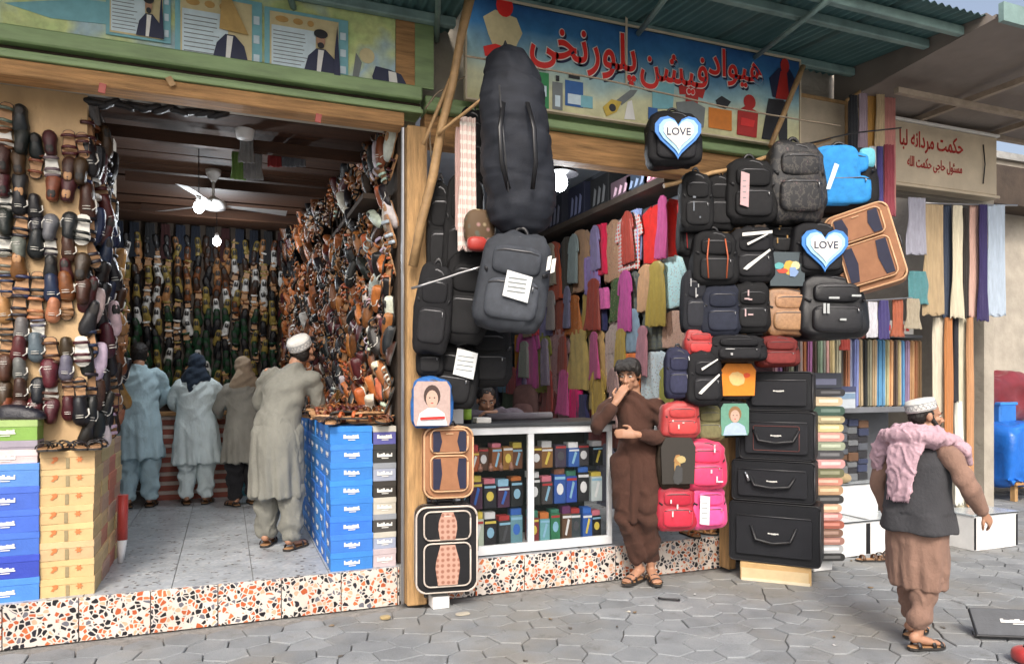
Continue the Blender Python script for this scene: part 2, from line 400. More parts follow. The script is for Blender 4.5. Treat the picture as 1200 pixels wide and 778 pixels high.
NYLON = mat('nylon', (1, 1, 1), .66, nz=(9, .3), bump=(260, .35), oc=True)
SATIN = mat('satin', (1, 1, 1), .4, nz=(8, .2), bump=(200, .15), oc=True, sheen=.2)
LEATH = mat('leather', (1, 1, 1), .33, nz=(18, .35), bump=(120, .25), oc=True)
SUIT = mat('suit_shell', (1, 1, 1), .5, nz=(14, .18), bump=(300, .3), oc=True)
CARD = mat('cardboard', (1, 1, 1), .6, nz=(9, .14), bump=(60, .12), oc=True)
RUB = mat('rubber', (.03, .027, .025), .7, nz=(20, .3), bump=(90, .2))
TANS = mat('tan_sole', (.42, .23, .11), .6, nz=(20, .25), bump=(90, .15))
WHS = mat('white_sole', (.68, .66, .60), .5, nz=(20, .15), bump=(90, .1))
GLASS = mat('glass', (.02, .03, .03), .03, nz=(2, 0), bump=(2, 0), alpha=.10)
ROPE = mat('rope', (.30, .24, .17), .9, nz=(60, .3), bump=(200, .4))
NYLON.node_tree.nodes['Principled BSDF'].inputs['Specular IOR Level'].default_value = .3
SUIT.node_tree.nodes['Principled BSDF'].inputs['Specular IOR Level'].default_value = .3
STEEL = mat('steel', (.45, .45, .46), .3, metal=.9, nz=(10, .1), bump=(50, .05))

# ------------------------------------------------------------------ ground and paving
YF, ZF = 5.17, .25
bm = bmesh.new(); box(bm, -60, 120, -60, 160, -.6, -.03); struct('ground', bm, SAND)
pav = bpy.data.objects.new('pavement', None); COL.objects.link(pav); pav['kind'] = 'structure'
HX, HY = .235, .175
hexes = []
def hexpoly(i, j, rnd):
    def corner(a, b):     # shared jittered corner on a lattice
        rr = random.Random(a * 7919 + b * 104729 + 5)
        return ((a * HX / 2) + rr.uniform(-.034, .034), (b * HY / 3) + rr.uniform(-.024, .024))
    a = 2 * i + (j % 2); b = 3 * j
    return [corner(a, b - 2), corner(a + 1, b - 1), corner(a + 1, b + 1), corner(a, b + 2), corner(a - 1, b + 1), corner(a - 1, b - 1)]
def paver_faces(bm, P, cx, cy, dz, o=(0, 0)):
    n = len(P)
    def ins(k, z): return [bm.verts.new((cx + (x - cx) * k - o[0], cy + (y - cy) * k - o[1], z)) for x, y in P]
    bot = ins(.978, -.035); mid = ins(.972, dz - .006); top = ins(.93, dz)
    for A, B in ((bot, mid), (mid, top)):
        for k in range(n): bm.faces.new((A[k], A[(k + 1) % n], B[(k + 1) % n], B[k])).smooth = False
    bm.faces.new(top)
cand = []
for j in range(-15, 70):
    for i in range(-14, 60):
        P = hexpoly(i, j, None); cx = sum(p[0] for p in P) / 6; cy = sum(p[1] for p in P) / 6
        if cy > 5.03 and -1.7 < cx < 7.5 : continue
        if cy > 8.4: continue
        v = Vector((cx * _c - cy * _s, cx * _s + cy * _c)); inv = v.y > .5 and abs(v.x / v.y) < .74 and CH / v.y * 850 + 445 < 800 and cy > 1.2
        cand.append((0 if inv else 1, v.y, P, cx, cy))
cand.sort(key=lambda c: (c[0], c[1]))
rest = bmesh.new()
for k, (f, _, P, cx, cy) in enumerate(cand):
    dz = random.uniform(-.006, .003)
    if k < 300 and f == 0:
        bm = bmesh.new(); paver_faces(bm, P, cx, cy, dz, (cx, cy)); obj('paving_stone', bm, MATS['paver'], pav, loc=(cx, cy, 0))
    else: paver_faces(rest, P, cx, cy, dz)
o = obj('paving_stones', rest, MATS['paver'], pav); o['kind'] = 'stuff'

# ------------------------------------------------------------------ buildings
SHOE_X0, POST_X0, POST_X1, BAG_X1 = -.82, 1.18, 1.33, 3.98
b1 = thing('shop_building', 'open-fronted shoe shop with brown board ceiling and green and timber lintel', 'shop')
bx('floor_slab', CONC, b1, -2.6, 1.25, 5.185, 9.9, 0, ZF - .012)
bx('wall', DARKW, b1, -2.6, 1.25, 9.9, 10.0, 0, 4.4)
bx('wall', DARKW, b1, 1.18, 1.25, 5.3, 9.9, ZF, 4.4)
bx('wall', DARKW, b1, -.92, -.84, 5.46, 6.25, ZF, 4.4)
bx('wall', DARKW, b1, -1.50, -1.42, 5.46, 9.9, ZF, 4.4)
bx('wall', PLY, b1, -2.6, SHOE_X0 - .02, 5.40, 5.46, ZF, 3.45)          # tan front panel
bx('pilaster', PLAST, b1, -.95, -.80, 6.255, 6.42, ZF, 3.45)
bx('wall', PLAST, b1, -3.2, 1.31, 5.28, 5.42, 3.45, 4.7)
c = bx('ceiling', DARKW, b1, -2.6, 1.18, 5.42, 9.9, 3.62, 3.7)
y = 5.6
while y < 9.6:
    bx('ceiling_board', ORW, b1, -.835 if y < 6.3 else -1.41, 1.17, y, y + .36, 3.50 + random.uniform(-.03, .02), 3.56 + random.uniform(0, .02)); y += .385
for y in (6.0, 7.3, 8.6): bx('ceiling_beam', ORW, b1, -.84, 1.175, y, y + .06, 3.38, 3.47)
bx('lintel_beam', WOODX, b1, -2.6, 1.18, 5.08, 5.25, 3.405, 3.50, .006)
bx('green_channel', GREENP, b1, -2.6, 1.31, 5.06, 5.26, 3.503, 3.535, .004)
bx('green_channel', GREENP, b1, -2.6, 1.31, 5.10, 5.26, 3.537, 3.565, .004)
bx('green_channel', GREENP, b1, -2.6, 1.31, 5.065, 5.26, 3.60, 3.70, .010)
bx('channel_recess', DARKW, b1, -2.6, 1.31, 5.14, 5.26, 3.567, 3.598)
x = -2.45
while x < 1.15:
    w = min(.40, 1.165 - x); bx('kerb_tile', MATS['terrazzo'], b1, x + .003, x + w - .003, 5.165, 5.185, -.02, ZF, .002); x += .40
x = -1.33
while x < 1.17:
    y = 5.19 if x > -1 else 6.4
    while y < 9.8:
        w = min(.5, 1.172 - x); bx('floor_tile', MATS['mosaic_floor'], b1, x + .003, x + w - .003, y + .003, y + .517, ZF - .011, ZF + random.uniform(-.001, .001)); y += .52
    x += .5
x = -2.6
bx('floor_tile', MATS['mosaic_floor'], b1, -2.6, -.833, 5.19, 5.39, ZF - .011, ZF)
b2 = thing('shop_building', 'open-fronted bag and clothes shop between the two timber posts', 'shop')
bx('floor_slab', CONC, b2, 1.26, 4.15, 5.185, 10.4, 0, ZF - .012)
bx('wall', GREYW, b2, 1.26, 4.2, 10.4, 10.5, 0, 4.6)
bx('wall', GREYW, b2, 1.255, 1.30, 5.4, 10.4, ZF, 4.4)
bx('wall', GREYW, b2, 4.02, 4.12, 5.35, 10.4, 0, 4.6)
bx('ceiling', mat('whitewash', (.42, .45, .50), .8, nz=(3, .2)), b2, 1.30, 4.02, 5.45, 10.4, 4.0, 4.08)
bx('wall', PLAST, b2, 1.31, 5.3, 5.28, 5.42, 3.66, 4.7)
bx('lintel_beam', WOODX, b2, 1.34, 4.3, 5.12, 5.27, 3.31, 3.53, .006)
bx('green_channel', GREENP, b2, 1.34, 4.6, 5.06, 5.26, 3.533, 3.60, .008)
bx('green_channel', GREENP, b2, 1.34, 4.6, 5.10, 5.26, 3.603, 3.655, .006)
x = 1.34
while x < 3.95:
    w = min(.40, 4.0 - x); bx('kerb_tile', MATS['terrazzo'], b2, x + .003, x + w - .003, 5.165, 5.185, -.02, ZF, .002); x += .40
x = 1.34
while x < 4.0:
    y = 5.19
    while y < 8:
        w = min(.5, 4.0 - x); bx('floor_tile', MATS['mosaic_floor'], b2, x + .003, x + w - .003, y + .003, y + .517, ZF - .011, ZF + random.uniform(-.001, .001)); y += .52
    x += .5
sh = bx('wall_shelf', DARKW, b2, 3.62, 4.0, 5.5, 9.6, 3.36, 3.42)
for z in (2.72, 2.12, 1.45): bx('hanging_rail', STEEL, b2, 3.84, 3.86, 5.4, 9.8, z, z + .02)
b3 = thing('shop_building', 'fabric shop front with grey shelves beyond the bag shop', 'shop')
bx('floor_slab', CONC, b3, 4.25, 7.55, 5.22, 8, 0, .03)
bx('wall', DARKW, b3, 4.2, 7.55, 7.2, 7.3, 0, 4.3)
bx('wall', PLAST, b3, 7.45, 7.6, 5.3, 7.2, 0, 4.15)
bx('wall', PLAST, b3, 5.30, 7.45, 5.30, 5.42, 3.45, 4.6)
bx('shelf', GREYW, b3, 4.35, 6.55, 5.3, 5.75, 1.28, 1.335, .004)
bx('shelf', GREYW, b3, 4.35, 6.55, 5.3, 5.75, 2.02, 2.05)
bx('counter_front', GREYW, b3, 4.35, 6.6, 5.75, 5.8, .05, 1.28)
# posts
def post(name, label, x0, x1, y0, y1, z1, m=WOOD):
    return tag(bx(name, m, None, x0, x1, y0, y1, 0, z1, .008), label, 'post')
post('timber_post', 'wide weathered timber post between the shoe shop and the bag shop', 1.19, 1.335, 5.03, 5.16, 3.40)
post('timber_post', 'thin grey pipe post edging the shoe shop opening beside the wide timber post', 1.158, 1.184, 5.08, 5.10, 3.40, STEEL)
post('timber_post', 'rough timber post behind the stack of black travel cases', 3.94, 4.02, 5.02, 5.15, 3.30)
post('timber_post', 'narrow timber batten beside the pink bags', 4.04, 4.09, 4.96, 5.0, 3.30)
def pole(name, label, pts, r, m, cat='pole', n=8):
    bm = bmesh.new()
    P = []
    for a, b in zip(pts[:-1], pts[1:]):
        for k in range(6): P.append(Vector(a).lerp(Vector(b), k / 6))
    P.append(Vector(pts[-1]))
    P = [P[0]] + [p + Vector((random.uniform(-1, 1), random.uniform(-1, 1), random.uniform(-1, 1))) * r * .25 for p in P[1:-1]] + [P[-1]]
    tube(bm, P, [r * random.uniform(.88, 1.1) for _ in P], n); return tag(obj(name, bm, m), label, cat)
pole('bamboo_pole', 'long slanting timber pole leaning in front of the wide post', [onY(484, 312, 4.95), onY(553, -12, 4.7)], .033, BAMBOO)
pole('bamboo_pole', 'thin cane tied beside the top of the slanting pole', [onY(496, 170, 4.9), onY(541, 60, 4.75)], .014, BAMBOO)
pole('bamboo_pole', 'pale batten nailed diagonally across the end of the blue shop sign', [onY(941, 78, 4.93), onY(903, 172, 4.85)], .024, BAMBOO)
pole('bamboo_pole', 'pale stick the black backpacks hang from', [onY(778, 218, 4.75), onY(862, 196, 4.7), onY(972, 163, 4.7)], .017, BAMBOO)
pole('rope', 'cord stretched across the lower half of the blue shop sign', [onY(545, 66, 4.62), onY(700, 92, 4.6), onY(860, 128, 4.6), onY(985, 148, 4.62)], .0075, ROPE, 'rope', 6)
pole('rope', 'dark wire running from the shop sign to the hanging pink scarves', [onY(930, 172, 4.68), onY(1000, 156, 4.66), onY(1056, 150, 4.62)], .007, BLACK, 'rope', 6)
pole('rope', 'iron rod in front of the black bags beside the timber post', [onY(482, 338, 4.7), onY(566, 312, 4.5)], .009, STEEL, 'rod', 6)
pole('rope', 'slanting stick above the striped pink scarf', [onY(513, 158, 4.8), onY(569, 113, 4.55)], .012, BAMBOO, 'stick', 6)
for a, b_, l in (((520, 120), (505, 185), 'twisted wire hanging from the cane near the timber post'), ((545, 90), (498, 128), 'loose wire at the corner of the poster board')):
    pole('wire', l, [onY(*a, 4.85), onY((a[0] + b_[0]) / 2 - 9, (a[1] + b_[1]) / 2, 4.9), onY(*b_, 4.95)], .006, ROPE, 'wire', 6)
# canopies
def canopy_z(y): return 4.35 + (y - 3.8) * .09
def canopy(label, X0, X1, zf, rafters):
    cn = thing('corrugated_canopy', label, 'canopy'); N = int((X1 - X0) / .0076); x = X0
    panels = np.linspace(X0, X1, max(2, round((X1 - X0) / .85)) + 1)
    for pi, (xa, xb) in enumerate(zip(panels[:-1], panels[1:])):
        bm = bmesh.new(); cols = []; n = int((xb - xa + .04) / .0076)
        for i in range(n + 1):
            x = xa + (xb - xa + .04 * (xb < X1)) * i / n; dz = .012 * math.sin(x * 2 * math.pi / .076) + .003 * (pi % 2)
            cols.append([bm.verts.new((x, yy, zf(yy) + dz)) for yy in (3.8 + random.uniform(-.015, .015), 5.31)])
        y0 = cols[0][0].co.y
        for c in cols: c[0].co.y = y0
        for i in range(n): f = bm.faces.new((cols[i][0], cols[i + 1][0], cols[i + 1][1], cols[i][1])); f.smooth = True
        bmesh.ops.solidify(bm, geom=bm.faces[:], thickness=.002); obj('roof_sheet', bm, MATS['green_sheet'], cn)
    for yy in (3.95, 4.25, 5.0):
        bx('purlin', PAINTM, cn, X0 + .02, X1 - .02, yy, yy + .06, zf(yy) - .085, zf(yy) - .016, .008)
    for x in rafters:
        bm = bmesh.new(); tube(bm, [(x, 3.85, zf(3.85) - .11), (x + .35, 5.2, zf(5.2) - .11)], .022, 6); obj('rafter', bm, PAINTM, cn)
canopy('green corrugated metal canopy reaching out over the blue shop sign', 1.5, 5.357, canopy_z, (2.75, 3.9))
canopy('lower green corrugated canopy over the poster board of the shoe shop', -3.2, 1.56, lambda y: 4.26 - (y - 3.8) * .03, (-1.4, .1, 1.1))
cg = thing('sheet_canopy', 'brownish grey flat sheet canopy over the fabric shop', 'canopy')
def gz(y): return 4.335 - (y - 3.7) * .085
bm = bmesh.new(); v = [bm.verts.new(p) for p in ((5.36, 3.72, gz(3.72)), (9.2, 3.72, gz(3.72)), (9.2, 5.29, gz(5.29)), (5.36, 5.29, gz(5.29)))]
f = bm.faces.new(v); bmesh.ops.subdivide_edges(bm, edges=bm.edges[:], cuts=20, use_grid_fill=True)
for q in bm.verts: q.co.z += .03 * mnoise.noise(q.co * 1.7)
bmesh.ops.solidify(bm, geom=bm.faces[:], thickness=.02); obj('roof_sheet', bm, GREYC, cg)
bx('fascia_board', PAINTM, cg, 5.355, 9.2, 3.66, 3.70, 4.26, 4.40)
bm = bmesh.new(); A = [(3.72, 4.30), (5.27, 4.18), (5.27, 4.505), (3.79, 4.375)]; L_ = [[bm.verts.new((x, y, z)) for y, z in A] for x in (5.352, 5.358)]; bm.faces.new(L_[0]); bm.faces.new(L_[1][::-1])
for k in range(4): bm.faces.new((L_[0][k], L_[1][k], L_[1][(k + 1) % 4], L_[0][(k + 1) % 4]))
obj('side_board', bm, GREYC, cg)
for x in (6.3, 7.4, 8.5): bx('rafter', mat('batten', (.38, .31, .24), .8), cg, x, x + .05, 3.75, 5.2, 4.13, 4.18)
bx('purlin', mat('batten'), cg, 5.4, 9.1, 4.6, 4.65, 4.08, 4.128)
bx('wall_plate', mat('batten'), cg, 5.4, 9.1, 5.24, 5.29, 4.14, 4.2)
# far background at right
bb = thing('far_building', 'plain beige rendered building beyond the fabric shop', 'building')
bx('wall', PLAST, bb, 7.7, 22, 8.8, 9.1, 0, 5.5); bx('cornice', CONC, bb, 7.7, 22, 8.72, 9.15, 5.5, 5.62)
bx('shade_band', DARKW, bb, 9.6, 16, 8.3, 8.795, 4.55, 5.2)  # dark box standing in for canopy shadow high on the wall
bx('pilaster', PLAST, bb, 9.2, 9.35, 8.7, 8.795, 0, 3.49)

# ------------------------------------------------------------------ posters and signs
def pcol(name, col): return mat(name, col, .5, nz=(14, .15), bump=(60, 0))
SKINP = pcol('skin_print', (.45, .26, .17)); BLUEP = pcol('blue_print', (.03, .12, .35)); TEALP = pcol('teal_print', (.2, .46, .52)); PALEB = pcol('pale_blue_print', (.6, .72, .78))
GREENPR = pcol('green_print', (.03, .25, .08)); GREYPR = pcol('grey_print', (.18, .2, .2)); CREAMP = pcol('cream_print', (.62, .53, .3)); ORP = pcol('orange_print', (.65, .2, .02)); BLKP = pcol('black_print', (.02, .02, .025))
class Flat:
    """draws flat shapes given in photograph pixels on a vertical print at depth Y, in layers"""
    def __init__(s, parent, Y, org): s.p, s.Y, s.o, s.k = parent, Y, Vector(org), 0
    def P(s, px, py): q = onY(px, py, s.Y) - s.o; return (q.x, q.z)
    def __call__(s, name, m, pts, layer=1, **k):
        s.k += 1; return flat(name, m, s.p, [s.P(*q) for q in pts], y=-.0028 * layer - s.k * .00007, th=.0022, **k)
    def rect(s, name, m, a, b, c, d, layer=1):
        x0, z1 = s.P(a, b); x1, z0 = s.P(c, d); s.k += 1; return flat(name, m, s.p, rect(x0, x1, z0, z1), y=-.0028 * layer - s.k * .00007, th=.0022)
    def oval(s, name, m, px, py, rx, ry, layer=1, n=14):
        x, z = s.P(px, py); s.k += 1; kx = s.P(px + 1, py)[0] - x; return flat(name, m, s.p, oval(x, z, rx * kx, ry * kx, n), y=-.0028 * layer - s.k * .00007, th=.0022)
bd = thing('poster_board', 'long green and yellow printed banner board above the shoe shop', 'banner', (-2.6, 5.10, 3.702))
bx('board', MATS['banner_print'], bd, 0, 3.72, 0, .02, 0, .46, .002)
bx('end_panel', WOODX, bd, 3.724, 3.86, .002, .022, 0, .46); bx('end_strip', GREENP, bd, 3.862, 4.0, .002, .022, 0, .46)
F = Flat(bd, 5.10, (-2.6, 5.10, 3.702))
F('blue_swash', TEALP, [(5, 4), (95, 0), (170, 8), (150, 32), (60, 22)], 1)
F('figure', NAVY, [(436, 90), (440, 78), (456, 82), (470, 88), (478, 103), (466, 102), (438, 98)], 1)
F('shirt', WPR, [(455, 84), (464, 86), (466, 102), (456, 100)], 2); F.oval('face', CREAMP, 430, 66, 9, 9, 1); F('collar', GREYPR, [(417, 62), (424, 74), (420, 92), (413, 90)], 1)
def poster(label, q, body_x, turban, torn=False):
    """q: left top, right top, right bottom, left bottom pixels"""
    Y = 5.085; o = onY(*q[3], Y); t = thing('poster', label, 'poster', o)
    f = Flat(t, Y, o); x1 = f.P(*q[2])[0]; zt = f.P(*q[0])[1]; W = x1; H = zt
    bx('sheet', TEALP, t, 0, W, 0, .006, 0, H); sh = flat('paper', CREAMP, t, rect(.06 * W, .88 * W, .04 * H, .94 * H)); flat('paper_panel', PALEB, t, rect(.08 * W, .60 * W, .07 * H, .72 * H), y=-.0056)
    rr = random.Random(len(label))
    bm = bmesh.new()
    for k in range(9):
        z = .12 * H + k * .063 * H; prism(bm, rect(.10 * W, (.42 + rr.uniform(0, .08)) * W, z, z + .012 * H), -.010, -.0085)
    obj('text_lines', bm, GREYPR, t)
    for a, b_ in ((.12, .28), (.33, .45), (.50, .58)): flat('heading', pcol('ochre_print', (.5, .3, .1)), t, oval((a + b_) / 2 * W, .83 * H, (b_ - a) / 2 * W, .05 * H, 10), y=-.0085)
    c = body_x * W
    flat('jacket', NAVY, t, [(c - .20 * W, .05 * H), (c - .15 * W, .30 * H), (c - .05 * W, .44 * H), (c + .06 * W, .44 * H), (c + .17 * W, .30 * H), (c + .22 * W, .05 * H)], y=-.0112)
    flat('shirt', WPR, t, [(c - .05 * W, .05 * H), (c - .03 * W, .42 * H), (c + .04 * W, .42 * H), (c - .0 * W, .05 * H)], y=-.014)
    if torn: flat('torn_flap', mat('torn_paper', (.50, .33, .12), .8), t, [(c - .12 * W, .5 * H), (c - .09 * W, .99 * H), (c, 1.0 * H), (c + .22 * W, .47 * H)], y=-.017, th=.006)
    else:
        flat('face', SKINP, t, oval(c, .57 * H, .055 * W, .115 * H), y=-.0168); flat('turban', BLKP, t, oval(c, .68 * H, .085 * W, .075 * H), y=-.0196); flat('beard', BLKP, t, oval(c, .49 * H, .04 * W, .05 * H), y=-.0196)
        flat('flag', NAVY, t, [(c + .17 * W, .45 * H), (c + .20 * W, .86 * H), (c + .24 * W, .04 * H), (c + .16 * W, .04 * H)], y=-.0196)
    for k in range(3): flat('side_patch', PALEB, t, rect(.9 * W, .97 * W, (.1 + k * .28) * H, (.22 + k * .28) * H))
    return t
poster('printed poster of a dark-jacketed man, the one nearest the slanting pole', [(313, 8), (411, 22), (408, 93), (310, 80)], .66, True)
poster('poster of a dark-jacketed man with an orange torn flap hiding the face', [(209, -14), (310, 0), (307, 80), (205, 68)], .62, False, True)
poster('poster cut by the top of the picture beside the green board end', [(122, -30), (202, -16), (200, 52), (124, 40)], .66, True)

so = Vector((1.62, 5.0, 3.64))
sg = thing('shop_sign', 'blue to cream printed shop sign with large red Pashto lettering', 'shop sign', so)
bx('board', MATS['sign_print'], sg, 0, 3.06, 0, .03, 0, .75, .002)
bx('frame_top', CREAM, sg, -.012, 3.07, -.012, .035, .751, .765); bx('frame_bottom', CREAM, sg, -.012, 3.07, -.012, .035, -.014, -.002)
bx('frame_side', CREAM, sg, -.014, -.002, -.01, .035, 0, .75); bx('frame_side', CREAM, sg, 3.062, 3.074, -.01, .035, 0, .75)
F = Flat(sg, 5.0, so)
def word(body, x0, x1, pyc, h):
    a = F.P(x0, pyc); b_ = F.P(x1, pyc); w = b_[0] - a[0]; cx = (a[0] + b_[0]) / 2; cz = F.P((x0 + x1) / 2, pyc)[1]
    for nm, m, off, dx, y in (('letter_shadow', NAVY, .034, .016, -.004), ('letter_outline', WPR, .036, 0, -.008), ('lettering', RED, .016, 0, -.012)):
        link(nm, text_mesh(nm, arabic(body), m, w, h, off, .002), sg, loc=(cx + dx, y, cz - dx))
word('پلورنخی', 621, 744, 62, .40); word('فیشن', 750, 828, 86, .32); word('هیواد', 830, 892, 82, .29)
W = F
# the printed pictures on the sign
W('picture_jacket', CREAMP, [(566, 20), (580, 12), (605, 22), (612, 40), (606, 52), (602, 62), (578, 55), (572, 40)], 1); W.oval('picture_face', RED, 591, 8, 10, 12, 2); W('picture_hands', RED, [(566, 55), (580, 52), (608, 62), (612, 74), (596, 72), (568, 66)], 2)
for a, b, c_, d_, m in ((627, 84, 643, 128, GREENPR), (647, 96, 659, 130, GREYPR), (662, 94, 683, 127, BLUEP)): W.rect('picture_bottle', m, a, b, c_, d_); W.rect('picture_cap', BLKP, a + 4, b - 7, c_ - 4, b, 2); W.rect('picture_label', PALEB, a + 3, b + 16, c_ - 3, b + 30, 2)
W.rect('picture_box', TEALP, 680, 112, 694, 128, 2)
W('picture_strap', GREYPR, [(722, 118), (738, 106), (747, 106), (742, 113), (728, 124)], 1); W('picture_watch', YEL, [(706, 126), (716, 117), (728, 120), (722, 132), (710, 137)], 2); W.oval('picture_watch', BLKP, 717, 127, 4, 4, 3)
W('picture_bottle', WPR, [(731, 140), (735, 120), (740, 118), (744, 141)], 1)
for x in (764, 776): W('picture_shirt', TEALP, [(x, 98 + (x - 764) * .12), (x + 6, 92), (x + 14, 98), (x + 12, 128), (x, 128)], 1)
W.rect('picture_bag', BLUEP, 759, 126, 770, 142, 2)
W('picture_shirt', DRED, [(795, 102), (804, 97), (814, 99), (826, 106), (823, 116), (818, 114), (817, 124), (803, 122), (803, 111), (796, 111)], 1)
W('picture_shirt', GREYPR, [(792, 120), (812, 119), (826, 127), (824, 150), (794, 146)], 1)
W.rect('picture_bag', ORP, 830, 126, 857, 154, 1); W('picture_handle', BLKP, [(838, 118), (845, 113), (856, 120), (850, 128), (840, 125)], 2)
W('picture_suitcase', DRED, [(864, 130), (874, 124), (888, 132), (886, 162), (863, 158)], 1); W('picture_suitcase', RED, [(868, 138), (884, 142), (882, 150), (867, 147)], 2); W.oval('picture_ball', DRED, 878, 120, 7, 7)
W('picture_man', NAVY, [(901, 92), (912, 80), (925, 82), (932, 96), (928, 118), (905, 114)], 1); W.oval('picture_head', DRED, 919, 78, 5, 7, 2); W('picture_tunic', DRED, [(914, 84), (921, 84), (924, 118), (908, 116)], 2)
W('picture_legs', BLKP, [(900, 116), (918, 118), (906, 165), (892, 163)], 1); W('picture_legs', BLKP, [(908, 118), (922, 120), (922, 168), (913, 168)], 1)
W.rect('frame_wire', CREAM, 732, 0, 734.5, 100, 3)

ps = thing('wall_frame', 'wooden framed cream panel beside the end of the blue shop sign', 'panel', (4.72, 5.12, 3.55))
bx('panel', mat('pale_panel', (.5, .42, .32), .8, nz=(3, .3)), ps, .03, .62, .01, .03, .03, .60)
for a in ((0, .65, 0, .03), (0, .65, .60, .63)): bx('frame', BAMBOO, ps, a[0], a[1], 0, .04, a[2], a[3])
for a in ((0, .028), (.622, .65)): bx('frame', BAMBOO, ps, a[0], a[1], .002, .038, .031, .599)

s3o = Vector((5.98, 5.14, 3.50)); s3 = thing('shop_sign', 'cream boxed shop sign with red Dari lettering beyond the hanging scarves', 'shop sign', s3o)
bx('board', CREAM, s3, 0, 1.44, 0, .12, .0, .60, .01)
bx('frame_top', WPR, s3, -.02, 1.46, -.02, .13, .602, .63, .005); bx('frame_bottom', CREAM, s3, -.02, 1.46, -.02, .13, -.03, -.002, .005)
F = Flat(s3, 5.14, s3o)
def word3(nm, body, x0, x1, pyc, h):
    a = F.P(x0, pyc)[0]; b_ = F.P(x1, pyc)[0]; cz = F.P((x0 + x1) / 2, pyc)[1]
    link(nm, text_mesh(nm, arabic(body), DRED, b_ - a, h, .016, .002), s3, loc=((a + b_) / 2, -.004, cz))
word3('lettering', 'حکمت مردانه لبا', 1054, 1128, 169, .20); word3('lettering', 'مسئول حاجی حکمت الله', 1063, 1127, 195, .13)
bm = bmesh.new(); tube(bm, [(1.22, -.01, .5), (1.23, -.02, .3), (1.21, -.015, .1)], .006, 6); obj('cable', bm, BLACK, s3)

# ------------------------------------------------------------------ boxes
def mark_mesh(nm, w, h, seed, m):
    """small printed word-like mark in x-z facing -Y"""
    rr = random.Random(seed); bm = bmesh.new(); x = -w / 2
    while x < w / 2 - w * .06:
        ww = w * rr.uniform(.07, .16); hh = h * rr.uniform(.35, .8); prism(bm, rect(x, min(x + ww, w / 2), 0, hh), -.0015, 0); x += ww + w * .015
    prism(bm, rect(-w / 2, w / 2, -h * .1, h * .12), -.0016, 0)
    prism(bm, rect(-w * .2, w * .25, -h * .45, -h * .3), -.0015, 0)
    return to_mesh(nm, bm, m)
MK = [mark_mesh('mark', .11, .035, s, WPR) for s in range(3)]
_bc = {}
def box_meshes(w, dp, h):
    k = (round(w, 3), round(dp, 3), round(h, 3))
    if k not in _bc:
        bm = bmesh.new(); box(bm, -w / 2 + .003, w / 2 - .003, .003, dp - .003, 0, h - .03); b_ = to_mesh('box', bm, CARD)
        bm = bmesh.new(); box(bm, -w / 2, w / 2, 0, dp, h - .042, h - .001); bevel_all(bm, .002, 1); _bc[k] = (b_, to_mesh('lid', bm, CARD))
    return _bc[k]
def shoe_box(label, x, y, z, w, dp, h, col, group=None, marks='f', mk=None, lidcol=None, rz=0, name='shoe_box'):
    t = thing(name, label, 'shoe box', (x, y, z), rz + R(random.uniform(-1.3, 1.3)), group)
    a, l = box_meshes(w, dp, h); link('box', a, t, col); link('lid', l, t, lidcol or [c * 1.12 for c in col])
    m = mk or random.choice(MK)
    if 'f' in marks: link('mark', m, t, (1, 1, 1), loc=(0, -.001, h * .35))
    if 's' in marks: link('mark', m, t, (1, 1, 1), loc=(-w / 2 - .001, dp / 2, h * .35), rot=(0, 0, -math.pi / 2))
    return t
ORD = ['topmost', 'second from the top', 'third from the top', 'fourth from the top', 'fifth from the top', 'sixth from the top', 'seventh from the top', 'eighth from the top', 'bottom']
BLUE = (.03, .20, .62)
h = .1275
for c_ in range(7):
    for r_ in range(8):
        x = .83 + random.uniform(-.004, .004); y = 5.215 + c_ * .305; z = ZF + (7 - r_) * h
        lab = f'blue shoe box with white lettering, {ORD[r_]} in the front column' if c_ == 0 else f'blue shoe box, {ORD[r_]} in column {["", "two", "three", "four", "five", "six", "seven"][c_]} back from the street'
        shoe_box(lab, x, y, z, .30, .302, h, [BLUE[0] + random.uniform(0, .01), BLUE[1] * random.uniform(.85, 1.1), BLUE[2] * random.uniform(.9, 1.05)], 'blue shoe boxes stacked inside the shop opening', 'fs' if c_ == 0 else 's')
mc = [((.09, .09, .3), 'dark blue'), ((.03, .03, .028), 'black and white'), ((.30, .33, .42), 'pale grey'), ((.035, .03, .025), 'black label'), ((.5, .47, .4), 'cream'), ((.06, .055, .05), 'charcoal'), ((.32, .36, .48), 'bluish grey'), ((.5, .42, .44), 'pinkish white')]
zz = ZF
for i, (c_, n) in enumerate(reversed(mc)):
    hh = [.13, .12, .13, .12, .12, .13, .135, .13][i]
    shoe_box(f'{n} shoe box in the narrow mixed stack beside the post', 1.068, 5.225, zz, .17, .30, hh, c_, 'mixed shoe boxes beside the blue stack', lidcol=random.choice([(.5, .48, .42), c_, (.25, .27, .3)])); zz += hh
# left stacks
zz = ZF; cols = [(.06, .22, .62), (.03, .06, .42), (.05, .14, .52), (.05, .13, .55), (.05, .12, .50), (.09, .24, .60)]
for i, c_ in enumerate(cols):
    shoe_box(f'large blue shoe box, {ORD[5 - i]} of six beside the beige boxes', -1.25, 5.22, zz, .36, .30, .14, c_, 'blue boxes beside the beige boxes'); zz += .14
for n, c_, hh in (('pinkish white', (.62, .5, .5), .085), ('lilac grey', (.28, .25, .30), .055), ('lime green', (.20, .36, .07), .125)):
    shoe_box(f'{n} shoe box resting above the blue boxes at the picture edge', -1.25, 5.225, zz, .34, .30, hh, c_, None, 'f' if hh > .06 else '', lidcol=(.33, .46, .16) if hh > .1 else None); zz += hh
LT = zz
STAR = []
bm = bmesh.new(); P = []
for i in range(12): a = i * math.pi / 6; r_ = .022 if i % 2 == 0 else .010; P.append((.065 + r_ * math.cos(a), .018 + r_ * math.sin(a)))
